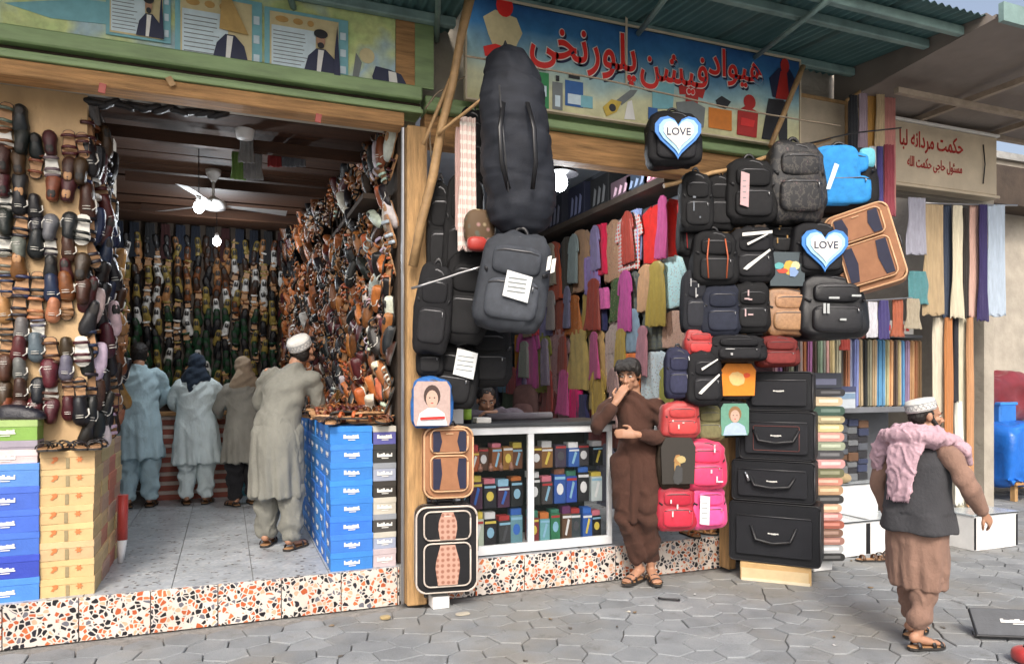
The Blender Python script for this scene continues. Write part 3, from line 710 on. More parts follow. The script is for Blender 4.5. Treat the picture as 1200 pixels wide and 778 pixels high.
prism(bm, P, -.0012, 0); OM2 = to_mesh('star_mark', bm, pcol('faded_orange', (.62, .19, .06))); bm = bmesh.new()
prism(bm, [(-.09, .0), (-.075, .02), (-.085, .033), (-.06, .038), (-.05, .03), (-.055, .012), (-.07, .006), (-.075, -.004)], -.0012, 0)
OM = to_mesh('mark', bm, pcol('faded_orange', (.62, .19, .06)))
h = .1135
for c_ in range(4):
    for r_ in range(8):
        xx = -.925 + random.uniform(-.006, .006)
        t = shoe_box((f'beige shoe box with orange marks, {ORD[r_]} in the front stack' if c_ == 0 else f'beige or brick shoe box, {ORD[r_]} in stack {["", "two", "three", "four"][c_]} behind the front one'), xx, 5.235 + c_ * .315 + random.uniform(0, .006), ZF + (7 - r_) * h, .30, .305, h, [v * random.uniform(.92, 1.05) for v in ((.56, .40, .20) if c_ == 0 else random.choice([(.45, .28, .2), (.56, .40, .20), (.5, .18, .12)]))], 'beige shoe boxes in the shop doorway', 'f' if c_ == 0 else '', OM)
        if c_ == 0: link('star_mark', OM2, t, loc=(0, -.001, h * .35)); bx('tape', mat('tape', (.30, .24, .13), .4), t, -.01, .01, -.0012, -.0002, .003, h - .045)
# counter of stacked boxes behind the customers
for c_ in range(5):
    for r_ in range(9):
        xx = -.62 + c_ * .30
        teal = c_ >= 3
        shoe_box(('teal' if teal else 'brick red') + f' shoe box, {ORD[r_]} in column {["one", "two", "three", "four", "five"][c_]} of the back counter', xx, 9.0, ZF + (8 - r_) * .105, .29, .25, .103, (.05, .22, .26) if teal else (.28, .07, .045), 'boxes stacked as the back counter', '', lidcol=(.15, .33, .38) if teal else (.5, .42, .38))
tag(bx('counter_top', WOODX, None, -.8, 1.15, 8.96, 9.32, ZF + .948, ZF + .985), 'brown wooden board lying on the boxes behind the customers', 'counter top')

# ------------------------------------------------------------------ shoes
def shoe_parts(kind):
    """hanging pose: length along Z (toe down), sole at y=0, upper towards -Y"""
    prof = [(-.135, .012), (-.12, .03), (-.09, .043), (-.05, .047), (0, .038), (.05, .034), (.09, .036), (.12, .031), (.134, .014)]
    out = {}
    bm = bmesh.new(); n = len(prof)
    pl = [(w, z) for z, w in prof] + [(-w, z) for z, w in prof[::-1]]
    prism(bm, pl, -.014, 0); out['sole'] = bm
    up = bmesh.new()
    if kind == 'sandal':
        for sn_, z, hgt in (('toe_strap', -.085, .03), ('instep_strap', -.03, .045), ('heel_strap', .075, .04)):
            up = bmesh.new(); out[sn_] = up
            pts = [(.043 * math.cos(a), -.014 - hgt * math.sin(a), z + random.uniform(-.002, .002)) for a in np.linspace(0, math.pi, 7)]
            tube(up, pts, [(.014, .004)] * 7, 6, up=(0, 0, 1))
        
    else:
        sec = [(-.134, .014, .014), (-.12, .03, .03), (-.09, .043, .042), (-.05, .047, .054), (-.01, .042, .064), (.03, .037, .066), (.08, .037, .068), (.12, .031, .062), (.133, .018, .05)]
        if kind == 'sneaker': sec = [(z, w * 1.06, h_ * 1.12) for z, w, h_ in sec]
        L = []
        for z, w, h_ in sec: L.append([up.verts.new((w * math.cos(a), -.012 - h_ * abs(math.sin(a)) ** .8, z)) for a in np.linspace(0, math.pi, 9)])
        for i in range(len(L) - 1):
            for k in range(8): up.faces.new((L[i][k], L[i][k + 1], L[i + 1][k + 1], L[i + 1][k])).smooth = True
        up.faces.new(L[0]); up.faces.new(L[-1][::-1])
    if kind != 'sandal': out['upper'] = up
    op = bmesh.new()
    if kind == 'sandal': prism(op, [(x * .9, z * .96) for x, z in pl], -.0165, -.0142)
    else: ell(op, (0, -.068, .065), (.026, .012, .052), 10, 6)
    out['insole' if kind == 'sandal' else 'opening'] = op
    if kind == 'sneaker':
        tr = bmesh.new()
        for z in (-.055, -.035, -.015): tube(tr, [(-.02, -.07, z), (0, -.077, z), (.02, -.07, z)], .0035, 5)
        tube(tr, [(.044, -.03, .02), (.048, -.035, -.03), (.03, -.062, -.06)], .005, 5); out['laces'] = tr
    return out
SOLES = {'rubber': RUB, 'tan': TANS, 'white': WHS}
SH_PART, SH_ONE = {}, {}
for kd in ('shoe', 'sandal', 'sneaker'):
    for sn, sm in SOLES.items():
        if kd == 'sneaker' and sn == 'tan': continue
        if kd == 'shoe' and sn == 'white': continue
        ps_ = shoe_parts(kd); mm = {'toe_strap': LEATH, 'instep_strap': LEATH, 'heel_strap': LEATH, 'sole': sm, 'upper': LEATH, 'insole': TANS if sn != 'white' else WHS, 'opening': RUB if sn != 'tan' else TANS, 'laces': WHS}
        one = bmesh.new(); order = list(ps_)
        for k, b_ in ps_.items():
            me = to_mesh(k, b_, mm[k]); SH_PART[(kd, sn, k)] = me
            n0 = len(one.faces); one.from_mesh(me); one.faces.ensure_lookup_table()
            for f in one.faces[n0:]: f.material_index = order.index(k)
        SH_ONE[(kd, sn)] = to_mesh(kd, one, [mm[k] for k in order])
        SH_PART[(kd, sn)] = order
CN = {'black': (.012, .012, .014), 'dark brown': (.05, .022, .012), 'brown': (.17, .058, .020), 'maroon': (.07, .012, .015), 'tan': (.38, .18, .07), 'white': (.62, .6, .56), 'orange brown': (.42, .13, .038), 'olive gold': (.28, .2, .05), 'navy': (.015, .025, .07), 'grey': (.12, .125, .13), 'red': (.35, .03, .02), 'dark green': (.015, .05, .022)}
shoes = []     # (size score, kind, sole, colour name, matrix, area)
LBL = {}
def put_shoe(kd, sn, cn, loc, rotz, tilt=0, area='', sc=1.0, lay=False, wy=0, lbl=None):
    M = Matrix.Translation(loc) @ Matrix.Rotation(rotz, 4, 'Z') @ Matrix.Rotation(tilt, 4, 'Y') @ Matrix.Rotation(wy, 4, 'X')
    if lay: M = Matrix.Translation(loc) @ Matrix.Rotation(rotz, 4, 'Z') @ Matrix.Rotation(wy, 4, 'Y') @ Matrix.Rotation(-math.pi / 2, 4, 'X')
    M = M @ Matrix.Diagonal((sc * (1.18 if area == 'front' else 1.12), sc, sc * (.82 if area == 'front' else .95), 1)); LBL[len(LBL)] = lbl; shoes.append(((Vector(loc) - Vector((0, 0, CH))).length, kd, sn, cn, M, area, lbl))
U = random.uniform; CHC = random.choice
NTH = ['first', 'second', 'third', 'fourth', 'fifth', 'sixth', 'seventh', 'eighth', 'ninth', 'tenth', 'eleventh', 'twelfth', 'thirteenth', 'fourteenth', 'fifteenth', 'sixteenth', 'seventeenth']
z = 3.22; r_ = 0
rows_c = ['maroon', 'maroon', 'dark brown', 'maroon', 'black', 'black', 'black', 'maroon', 'navy', 'tan', 'grey']
while z > 1.38:
    for k, x in enumerate((-1.285, -1.20, -1.115, -1.03, -.945, -.868)):
        if (k >= 3 and r_ in (4, 10)) or (r_ == 0 and k > 1) or (k == 5 and r_ % 3 == 0): continue
        if k == 2 and r_ in (3, 7, 12): continue
        kd = CHC(['shoe', 'shoe', 'sandal']) if r_ < 4 or r_ == 7 else CHC(['sneaker', 'sandal', 'sneaker'])
        cn = rows_c[r_ % 11] if U(0, 1) < .45 else CHC(['black', 'black', 'dark brown', 'brown', 'grey', 'black'])
        put_shoe(kd, CHC(['tan', 'rubber']) if kd == 'shoe' else CHC(['white', 'rubber', 'rubber']), cn, (x + U(-.012, .012), 5.385 - .012 * (k % 2), z + U(-.02, .02)), 0, R(U(-7, 7)) + (math.pi if U(0, 1) < .35 else 0), 'front', .80 * U(.9, 1.15), lbl=f'the {NTH[r_]} row of the tan panel, {["first", "second", "third", "fourth", "fifth", "sixth"][k]} across')
    z -= .13; r_ += 1
for ci, (x, yy, z0, z1) in enumerate(((-.845, 5.44, 1.25, 3.3), (-.79, 5.62, 1.25, 3.25), (-.77, 5.86, 1.3, 2.9), (-.78, 6.3, 1.3, 2.6), (-.80, 6.62, 1.35, 2.55))):
    for ri, z in enumerate(np.arange(z0, z1, .15)):
        cn = CHC(['black', 'black', 'dark brown', 'navy', 'maroon', 'black', 'white'] if ci < 3 else ['tan', 'olive gold', 'brown', 'black', 'tan', 'dark brown'])
        put_shoe(CHC(['sandal', 'shoe', 'sneaker']), 'rubber', cn, (x + U(-.02, .02), yy, z + U(-.02, .02)), R(U(-10, 50)), R(U(-20, 20)), 'strings', U(.85, 1.0))
# strip at the doorway edge and left interior wall
for ci, y in enumerate(np.arange(5.52, 8.95, .155)):
    for ri, z in enumerate(np.arange(1.3, 3.35, .19)):
        if y > 6.2 and (ci + ri) % 2 : continue
        cn = CHC(['black', 'black', 'black', 'dark brown', 'navy', 'white', 'maroon', 'brown'] if y < 6.8 else ['black', 'tan', 'olive gold', 'brown', 'dark brown', 'tan'])
        kd = CHC(['sandal', 'shoe', 'sneaker']); put_shoe(kd, 'rubber', cn, ((-.835 if y < 6.25 else -1.415), y + U(-.02, .02), z + U(-.03, .03)), R(90), R(U(-14, 14)), 'doorway wall', U(.95, 1.12))
for ri, z in enumerate(np.arange(1.30, 3.46, .118)):
    for ci, y in enumerate(np.arange(5.34, 9.6, .118)):
        if 2.95 < z + U(-.01, .01) < 3.10: continue
        kd = CHC(['sandal', 'sandal', 'shoe', 'sandal', 'sneaker']); white = y < 5.9 and U(0, 1) < .22
        cn = 'white' if white or U(0, 1) < .05 else CHC(['orange brown', 'orange brown', 'orange brown', 'brown', 'brown', 'black', 'dark brown', 'maroon', 'black', 'black'])
        put_shoe(kd, CHC(['tan', 'rubber', 'rubber']) if kd != 'sneaker' else CHC(['white', 'rubber']), cn, (1.165 - (y - 5.34) * .10 - U(0, .05), y + U(-.03, .03), z + U(-.03, .03)), R(-90 + U(-18, 25)), R(U(-60, 60)), 'long side wall', U(.72, .98), wy=R(U(-22, 22)))
for ri, z in enumerate(np.arange(1.36, 3.3, .128)):
    for ci, x in enumerate(np.arange(-1.34, 1.12, .112)):
        kd = CHC(['sandal', 'shoe', 'shoe', 'shoe'])
        cn = CHC(['dark green', 'black', 'dark green', 'dark green', 'olive gold', 'black', 'white'] if z < 2.5 else ['black', 'tan', 'olive gold', 'brown', 'dark brown', 'white'])
        if x > .6 and U(0, 1) < .5: cn = CHC(['brown', 'maroon', 'dark brown'])
        put_shoe(kd, 'rubber', cn, (x + U(-.015, .015), 9.84, z + U(-.02, .02)), 0, R(U(-15, 15)), 'back wall', U(.8, .95), wy=R(12))
# lying ones
for k in range(44): put_shoe('sandal', 'rubber' if k % 2 else 'tan', CHC(['dark brown', 'brown', 'black', 'maroon', 'brown', 'orange brown']), (.70 + (k % 4) * .125 + U(-.02, .02), 5.27 + (k // 4) * .115 + U(-.02, .02), ZF + 8 * .1275 + .02 + .03 * (k % 3)), R(U(0, 360)), 0, 'pile on blue boxes', .95, True, R(U(-25, 25)))
for k in range(8): put_shoe('sandal', 'rubber', 'black', (-1.05 + (k % 4) * .09, 5.27 + (k // 4) * .2, ZF + 8 * .1135 + .004), R(180 + U(-25, 25)), 0, 'top of beige boxes', .95, True)
put_shoe('sneaker', 'rubber', 'black', (-1.18, 5.30, LT + .002), R(80), 0, 'top of green box', 1.05, True)
put_shoe('sneaker', 'rubber', 'navy', (-1.24, 5.42, LT + .002), R(85), 0, 'top of green box', 1.05, True)
DESC = {'front': 'hung on the tan front panel', 'strings': 'strung in the doorway over the beige boxes', 'doorway wall': 'on the dim wall behind the beige boxes', 'long side wall': 'on the brown shoe wall', 'back wall': 'on the far wall behind the customers',
        'pile on blue boxes': 'lying in the heap on the blue boxes', 'top of beige boxes': 'lying on the beige shoe boxes', 'top of green box': 'standing on the lime green shoe box'}
shoes.sort(key=lambda s: (s[5] == 'back wall', s[0] + (2.0 if s[5] == 'doorway wall' else 0)))
KN = {'shoe': 'leather shoe', 'sandal': 'strap sandal', 'sneaker': 'sports shoe'}
def band(M, area):
    zz = M.translation.z
    if area in ('pile on blue boxes', 'top of beige boxes', 'top of green box'): return ''
    return ', near the floor boxes' if zz < 1.85 else ', at head height' if zz < 2.4 else ', above head height' if zz < 2.95 else ', just under the ceiling'
cnt = 0; restm = {}
for s, kd, sn, cn, M, area, lbl in shoes:
    lab = f'{cn} {KN[kd]} {DESC[area]}{band(M, area)}'
    if area == 'long side wall': yy = M.translation.y; lab += ', street end' if yy < 5.9 else ', mid wall' if yy < 6.9 else ', deep inside'
    if sn == 'white' and kd == 'sneaker': lab = lab.replace('sports shoe', 'white-soled sports shoe')
    if lbl: lab = f'{cn} {KN[kd]} in {lbl}'
    if cnt < 520:
        cnt += 1; nm = {'shoe': 'leather_shoe', 'sandal': 'sandal', 'sneaker': 'sports_shoe'}[kd]
        col = [c * U(.8, 1.25) for c in CN[cn]]
        if area in ('front', 'top of beige boxes', 'top of green box'):
            t = thing(nm, lab, 'sandal' if kd == 'sandal' else 'shoe', group='shoes hung on the tan panel' if lbl else lab); t.matrix_world = M
            for p in SH_PART[(kd, sn)]: link(p, SH_PART[(kd, sn, p)], t, col)
        else:
            o = link(nm, SH_ONE[(kd, sn)], None, col); o.matrix_world = M; tag(o, lab, 'sandal' if kd == 'sandal' else 'shoe', lab)
    else: restm.setdefault(area, []).append((kd, sn, cn, M))
PALM = {k: mat('leather_' + k.replace(' ', '_'), c, .35, nz=(18, .4), bump=(120, .2)) for k, c in CN.items()}
for area, L in restm.items():
    ml = list(PALM.values()) + [RUB, TANS, WHS]; keys = list(PALM)
    V, Fc, MI, off = [], [], [], 0
    for kd, sn, cn, M in L:
        me = SH_ONE[(kd, sn)]
        V += [tuple(M @ v.co) for v in me.vertices]
        for p in me.polygons:
            Fc.append([off + i for i in p.vertices]); m = me.materials[p.material_index]
            MI.append(keys.index(cn) if m is LEATH else ml.index(m))
        off += len(me.vertices)
    me = bpy.data.meshes.new('shoes'); me.from_pydata(V, [], Fc); me.polygons.foreach_set('material_index', MI); me.update()
    for m in ml: me.materials.append(m)
    o = link('shoes', me); o['kind'] = 'stuff'; tag(o, f'rows of many small shoes {DESC[area]}', 'shoes')
tag(bx('wall_shelf', DARKW, None, .96, 1.175, 5.5, 9.2, 2.97, 3.01), 'dark shelf board running deep into the shoe shop above the brown sandals', 'shelf')

# ------------------------------------------------------------------ garments
def garment_mesh(kind, seed, m):
    """unit size: x in -.5...5, z from -1 (hem) to 0 (top)"""
    rr = random.Random(seed * 31 + len(kind)); bm = bmesh.new(); n = 32; NZ = 16; rings = []
    ph = rr.uniform(0, 6); kf = rr.uniform(9, 15)
    for j in range(NZ + 1):
        v = j / NZ; z = -1 + v
        if kind == 'dress': w = .5 - .20 * v ** 1.1 if v < .8 else .30 + .10 * (v - .8) / .1 if v < .9 else .40 - .28 * ((v - .9) / .1) ** 1.5; am = .11 * (1 - v * .8)
        elif kind == 'shirt': w = .40 if v < .82 else .40 - .26 * ((v - .82) / .18) ** 1.6; am = .05
        elif kind == 'jeans': w = .36 - .06 * v; am = .06
        else: w = .46 - .10 * v + .03 * math.sin(v * 7 + ph); am = .13
        row = []
        for k in range(n):
            a = 2 * math.pi * k / n; x = w * math.cos(a) * (1 if kind != 'scarf' else 1); y = (.13 if kind != 'scarf' else .16) * math.copysign(abs(math.sin(a)) ** .7, math.sin(a))
            fold = am * math.sin(x * kf * 2 + ph + v * 1.5) + .4 * am * math.sin(x * 31 + ph * 2)
            zz = z + (.02 * math.sin(x * 20 + ph) if j == 0 else 0)
            row.append(bm.verts.new((x, y + fold, zz)))
        rings.append(row)
    for j in range(NZ):
        for k in range(n): bm.faces.new((rings[j][k], rings[j][(k + 1) % n], rings[j + 1][(k + 1) % n], rings[j + 1][k])).smooth = True
    bm.faces.new(rings[0][::-1]); bm.faces.new(rings[-1])
    if kind == 'shirt':
        for s in (-1, 1): tube(bm, [(s * .18, 0, -.06), (s * .36, 0, -.13), (s * .46, 0, -.34), (s * .48, .02, -.42)], [(.09, .09), (.085, .1), (.075, .1), (.075, .1)], 12)
    if kind == 'dress' and rr.random() < .6:
        for s in (-1, 1): tube(bm, [(s * .28, 0, -.09), (s * .42, 0, -.2), (s * .47, 0, -.38)], [(.07, .1), (.065, .1), (.07, .1)], 10)
    return to_mesh(kind, bm, m)
_gc = {}
def garment(kind, label, cat, loc, w, h, col, m=None, rotz=0, dp=None, tilt=0, group=None, seed=None):
    sd = random.randint(0, 4) if seed is None else seed; m = m or CLOTH; k = (kind, sd, m.name)
    if k not in _gc: _gc[k] = garment_mesh(kind, sd, m)
    o = link({'dress': 'hanging_dress', 'shirt': 'hanging_shirt', 'scarf': 'hanging_scarf', 'jeans': 'hanging_jeans'}[kind], _gc[k], None, col, loc, (0, tilt, rotz), (w, dp or min(w * .5, .16), h))
    return tag(o, label, cat, group)
CHK, PLD, FLO = MATS['check_cloth'], MATS['plaid_cloth'], MATS['floral_cloth']
G = [ # kind, px0, px1, ytop, ybot, colour, name, material
 ('shirt', 750, 800, 238, 300, (.45, .02, .015), 'glossy red jacket', SATIN), ('scarf', 741, 752, 246, 300, (.25, .32, .45), 'pale blue scarf', None), ('shirt', 722, 752, 252, 312, (.4, .06, .04), 'red and cream checked shirt', CHK),
 ('dress', 708, 730, 258, 325, (.30, .2, .12), 'beige dress', FLO), ('scarf', 693, 712, 264, 318, (.5, .01, .05), 'crimson dress', None), ('scarf', 685, 704, 300, 340, (.22, .15, .28), 'lilac cloth', None), ('dress', 664, 694, 270, 338, (.32, .22, .12), 'tan dress', None),
 ('dress', 656, 672, 278, 340, (.04, .035, .02), 'dark olive dress', None), ('dress', 636, 660, 284, 348, (.34, .07, .025), 'rust orange dress', None), ('dress', 622, 640, 292, 350, (.1, .02, .02), 'dark red dress', None),
 ('shirt', 764, 803, 302, 356, (.35, .42, .42), 'white trimmed teal denim shirt', FLO), ('dress', 746, 768, 310, 360, (.36, .24, .12), 'tan frock', None), ('shirt', 728, 750, 316, 368, (.10, .10, .09), 'dark plaid shirt', PLD),
 ('dress', 714, 732, 326, 372, (.05, .07, .03), 'dark green dress', FLO), ('scarf', 697, 715, 338, 358, (.65, .10, .28), 'bright pink blouse', None), ('scarf', 697, 712, 356, 384, (.02, .02, .06), 'navy skirt', None), ('dress', 680, 700, 342, 388, (.35, .27, .05), 'mustard dress', None),
 ('dress', 662, 682, 346, 388, (.32, .12, .03), 'orange brown dress', FLO), ('dress', 645, 664, 350, 388, (.24, .06, .03), 'brick red dress', None), ('dress', 630, 648, 356, 390, (.24, .22, .32), 'lilac grey dress', None), ('dress', 617, 632, 350, 390, (.5, .05, .06), 'red frock', None),
 ('shirt', 775, 805, 364, 402, (.36, .27, .2), 'camel patterned shirt', FLO), ('shirt', 750, 778, 362, 405, (.09, .09, .08), 'black plaid shirt', PLD), ('shirt', 728, 752, 362, 408, (.18, .25, .26), 'grey teal shirt', None), ('dress', 712, 730, 372, 410, (.32, .3, .26), 'pale grey blouse', FLO),
 ('shirt', 748, 786, 412, 468, (.45, .52, .60), 'white and blue flowered shirt', FLO), ('scarf', 732, 750, 414, 450, (.55, .14, .03), 'orange cloth', None), ('dress', 706, 728, 386, 452, (.34, .33, .29), 'grey white dress', FLO), ('dress', 686, 712, 386, 452, (.34, .27, .1), 'dull gold dress', None),
 ('dress', 664, 692, 386, 452, (.38, .33, .1), 'mustard yellow dress', None), ('dress', 642, 668, 386, 458, (.33, .24, .24), 'dusty pink grey dress', FLO), ('dress', 628, 646, 390, 456, (.22, .22, .05), 'olive dress', None), ('dress', 602, 636, 384, 450, (.68, .09, .30), 'hot pink flared dress', SATIN),
 ('scarf', 604, 616, 392, 430, (.6, .22, .02), 'orange dress', None), ('dress', 582, 602, 404, 456, (.12, .26, .32), 'teal blue dress', None), ('dress', 594, 606, 430, 458, (.3, .08, .08), 'dark pink frock', None), ('dress', 576, 590, 392, 412, (.34, .25, .03), 'yellow top', None),
 ('dress', 690, 712, 448, 476, (.3, .26, .1), 'straw coloured frock', None), ('scarf', 668, 683, 456, 490, (.45, .01, .12), 'magenta cloth', None), ('dress', 652, 668, 456, 490, (.33, .28, .26), 'pale grey frock', None), ('dress', 632, 654, 456, 492, (.14, .04, .035), 'dark maroon dress', None), ('scarf', 676, 690, 462, 490, (.02, .02, .06), 'navy cloth', None),
 ('dress', 712, 735, 455, 520, (.10, .03, .02), 'dark brown dress', None), ('scarf', 766, 782, 470, 560, (.38, .38, .38), 'long pale grey garment', None), ('dress', 736, 760, 470, 560, (.08, .12, .17), 'dark blue frock', None), ('dress', 690, 712, 474, 520, (.14, .03, .03), 'maroon frock', None),
 ('dress', 586, 606, 452, 492, (.06, .08, .05), 'dark green frock', None), ('dress', 566, 584, 420, 470, (.05, .05, .06), 'charcoal dress', None), ('dress', 664, 684, 470, 520, (.16, .05, .05), 'wine coloured dress', None), ('dress', 700, 722, 520, 600, (.05, .05, .07), 'black dress', None), ('dress', 728, 765, 540, 622, (.05, .06, .09), 'dark navy garment', None)]
for i, (kd, x0, x1, y0, y1, col, nm, m) in enumerate(G):
    if kd == 'shirt' and y0 > 312 and y0 < 400: kd = 'dress'
    Xw = 3.80 - .02 * (i % 3); a = onX(x0, (y0 + y1) / 2, Xw); b_ = onX(x1, (y0 + y1) / 2, Xw); cx = (x0 + x1) / 2; tp = onX(cx, y0, Xw); bt = onX(cx, y1, Xw)
    near = min((g for g in G if g is not G[i]), key=lambda g: abs((g[1] + g[2]) / 2 - cx) + abs(g[3] - y0))[6]
    mx_ = max(col); col = [min(.8, c * 1.55 * (1.15 if c == mx_ else .95)) for c in col]
    garment(kd, f'{nm} on the bag shop wall beside the {near}', 'garment', (Xw, (a.y + b_.y) / 2, tp.z), min(abs(a.y - b_.y) * 1.0, .8), tp.z - bt.z + .04, col, m, R(-90), .13, group=None)
random.seed(31); EC = [('hot pink', (.7, .1, .3)), ('olive yellow', (.5, .42, .1)), ('beige', (.5, .4, .28)), ('brick red', (.45, .08, .05)), ('dusty pink', (.55, .3, .32)), ('dark green', (.06, .12, .05)), ('lilac', (.35, .28, .45)), ('mustard', (.55, .38, .07)), ('dark brown', (.08, .04, .025)), ('pale grey', (.45, .45, .43))]
for rw, zt in enumerate((3.28, 2.70, 2.12, 1.72)):
    for k in range(6):
        y = 5.85 + k * .62 + U(-.2, .2); nm, col = EC[(k * 3 + rw * 7) % 10]
        garment('dress', f'thin gathered {nm} dress, {NTH[k]} along the {["top", "second", "third", "lowest"][rw]} row of the bag shop wall', 'garment', (3.72 + U(-.02, .02), y, zt), U(.22, .32), U(.45, .62), [v * U(.7, .95) for v in col], CHC([None, None, FLO, SATIN]), R(-90 + U(-12, 12)), .10, R(U(-7, 7)))
bt = thing('wall_backpack', 'brownish pink backpack hanging under the hot pink dress', 'backpack', onX(618, 474, 3.72), R(-60))
bm = bmesh.new(); ell(bm, (0, 0, 0), (.22, .1, .27), 16, 10, e=.6); obj('body', bm, NYLON, bt, color=(.22, .12, .11)); bm = bmesh.new(); ell(bm, (0, -.09, -.1), (.16, .05, .12), 12, 8, e=.6); obj('pocket', bm, NYLON, bt, color=(.3, .17, .16))
# jeans and goods high at the back of the shoe shop
for k, x in enumerate(np.arange(-1.2, 1.1, .17)):  # jeans
    garment('jeans', f'{["blue", "navy", "grey", "dark red"][k % 4]} folded jeans, {NTH[k]} along the row above the far shoe wall', 'garment', (x, 9.8, 3.5), .17, .42, [(.012, .018, .035), (.008, .012, .022), (.018, .018, .02), (.04, .008, .008)][k % 4], rotz=0, dp=.08, group='jeans hung above the far shoe wall')

# ------------------------------------------------------------------ bags
def soft_body(seed, e=.42, w=1, d=.5, h=1, wr=.06, n=28, m=20):
    bm = bmesh.new(); ell(bm, (0, 0, 0), (w / 2, d / 2, h / 2), n, m, e=e)
    for v in bm.verts:
        t = (v.co.z / h + .5); v.co.x *= 1 - .16 * max(0, t - .55) ** 1.2 * 2; v.co.y *= 1.06 - .25 * t
        p = v.co * 3.2 + Vector((seed * 9, seed, 0)); v.co += v.co.normalized() * (wr * mnoise.noise(p) + wr * .6 * mnoise.noise(p * 2.4) + wr * .5 * abs(mnoise.noise(Vector((v.co.x * 2, 0, v.co.z * 9 + seed)))))
    return bm
BB = {}
for mk, m in (('nylon', NYLON), ('camo', MATS['dark_pattern']), ('leather', LEATH), ('satin', SATIN)):
    for sd in range(3): BB[mk, sd] = to_mesh('body', soft_body(sd), m)
    bm = bmesh.new(); ell(bm, (0, -.235, -.2), (.36, .075, .21), 18, 10, e=.45); BB[mk, 'pocket'] = to_mesh('pocket', bm, m)
    bm = bmesh.new(); ell(bm, (0, -.225, .2), (.33, .05, .15), 18, 10, e=.5); BB[mk, 'upper_pocket'] = to_mesh('upper_pocket', bm, m)
def arc(r0, r1, z0, y, n=9, a0=0, a1=math.pi): return [(r0 * math.cos(a), y, z0 + r1 * math.sin(a)) for a in np.linspace(a0, a1, n)]
bm = bmesh.new(); tube(bm, [(-.42, -.19, -.2)] + arc(.42, .5, -.05, -.17, 11, math.pi, 0) + [(.42, -.19, -.2)], .012, 6); BB['zip'] = to_mesh('zip', bm, mat('zip_metal', (.10, .10, .105), .35, metal=.6))
bm = bmesh.new(); tube(bm, arc(.11, .13, .45, 0, 9), (.028), 6); BB['handle'] = to_mesh('handle', bm, BLACK)
bm = bmesh.new(); tube(bm, [(-.33, -.285, -.06), (-.2, -.305, -.035), (.2, -.305, -.035), (.33, -.285, -.06)], .011, 6); BB['pocket_zip'] = to_mesh('pocket_zip', bm, MATS['zip_metal'])
bm = bmesh.new(); tube(bm, [(.26, -.31, -.04), (.265, -.325, -.10)], .010, 6); BB['zip_pull'] = to_mesh('zip_pull', bm, STEEL)
for s in (-1, 1):
    bm = bmesh.new(); tube(bm, [(s * .47, .02, .12), (s * .43, -.2, .10), (s * .37, -.25, .07)], [(.022, .008)] * 3, 6, up=(0, 0, 1)); BB['side_strap', s] = to_mesh('side_strap', bm, BLACK)
    bm = bmesh.new(); tube(bm, [(s * .15, .2, .42), (s * .3, .30, .2), (s * .34, .30, -.15), (s * .3, .22, -.42)], [(.06, .02)] * 4, 6, up=(1, 0, 0)); BB['strap', s] = to_mesh('strap', bm, BLACK)
def heart(s=1, n=22): return [(s * .062 * 16 * math.sin(t) ** 3 / 2, s * .062 * (13 * math.cos(t) - 5 * math.cos(2 * t) - 2 * math.cos(3 * t) - math.cos(4 * t)) / 2) for t in np.linspace(2 * math.pi, 0, n, endpoint=False)]
def portrait(t, y, cx, cz, w, h, bgc, hair, skin, top):
    flat('picture', pcol('pic%d' % int(bgc[0] * 999), bgc), t, [(cx + (x) * w, cz + z * h) for x, z in [(-.46, -.5), (.46, -.5), (.5, -.4), (.5, .36), (.4, .5), (-.4, .5), (-.5, .36), (-.5, -.4)]], y=y)
    P = lambda pts: [(cx + x * w, cz + z * h) for x, z in pts]
    flat('picture_clothes', pcol('top%d' % int(top[0] * 999), top), t, P([(-.42, -.49), (.42, -.49), (.34, -.22), (.12, -.1), (-.12, -.1), (-.34, -.22)]), y=y - .004)
    flat('picture_hair', pcol('hair%d' % int(hair[0] * 999), hair), t, P(oval(0, .17, .23, .25)), y=y - .0045)
    flat('picture_face', pcol('skin%d' % int(skin[0] * 999), skin), t, P(oval(0, .10, .165, .2)), y=y - .008)
    for s in (-1, 1): flat('picture_eye', BLKP, t, P(oval(s * .065, .13, .022, .016, 8)), y=y - .0112)
    flat('picture_mouth', RED, t, P(oval(0, .01, .04, .012, 8)), y=y - .0112)
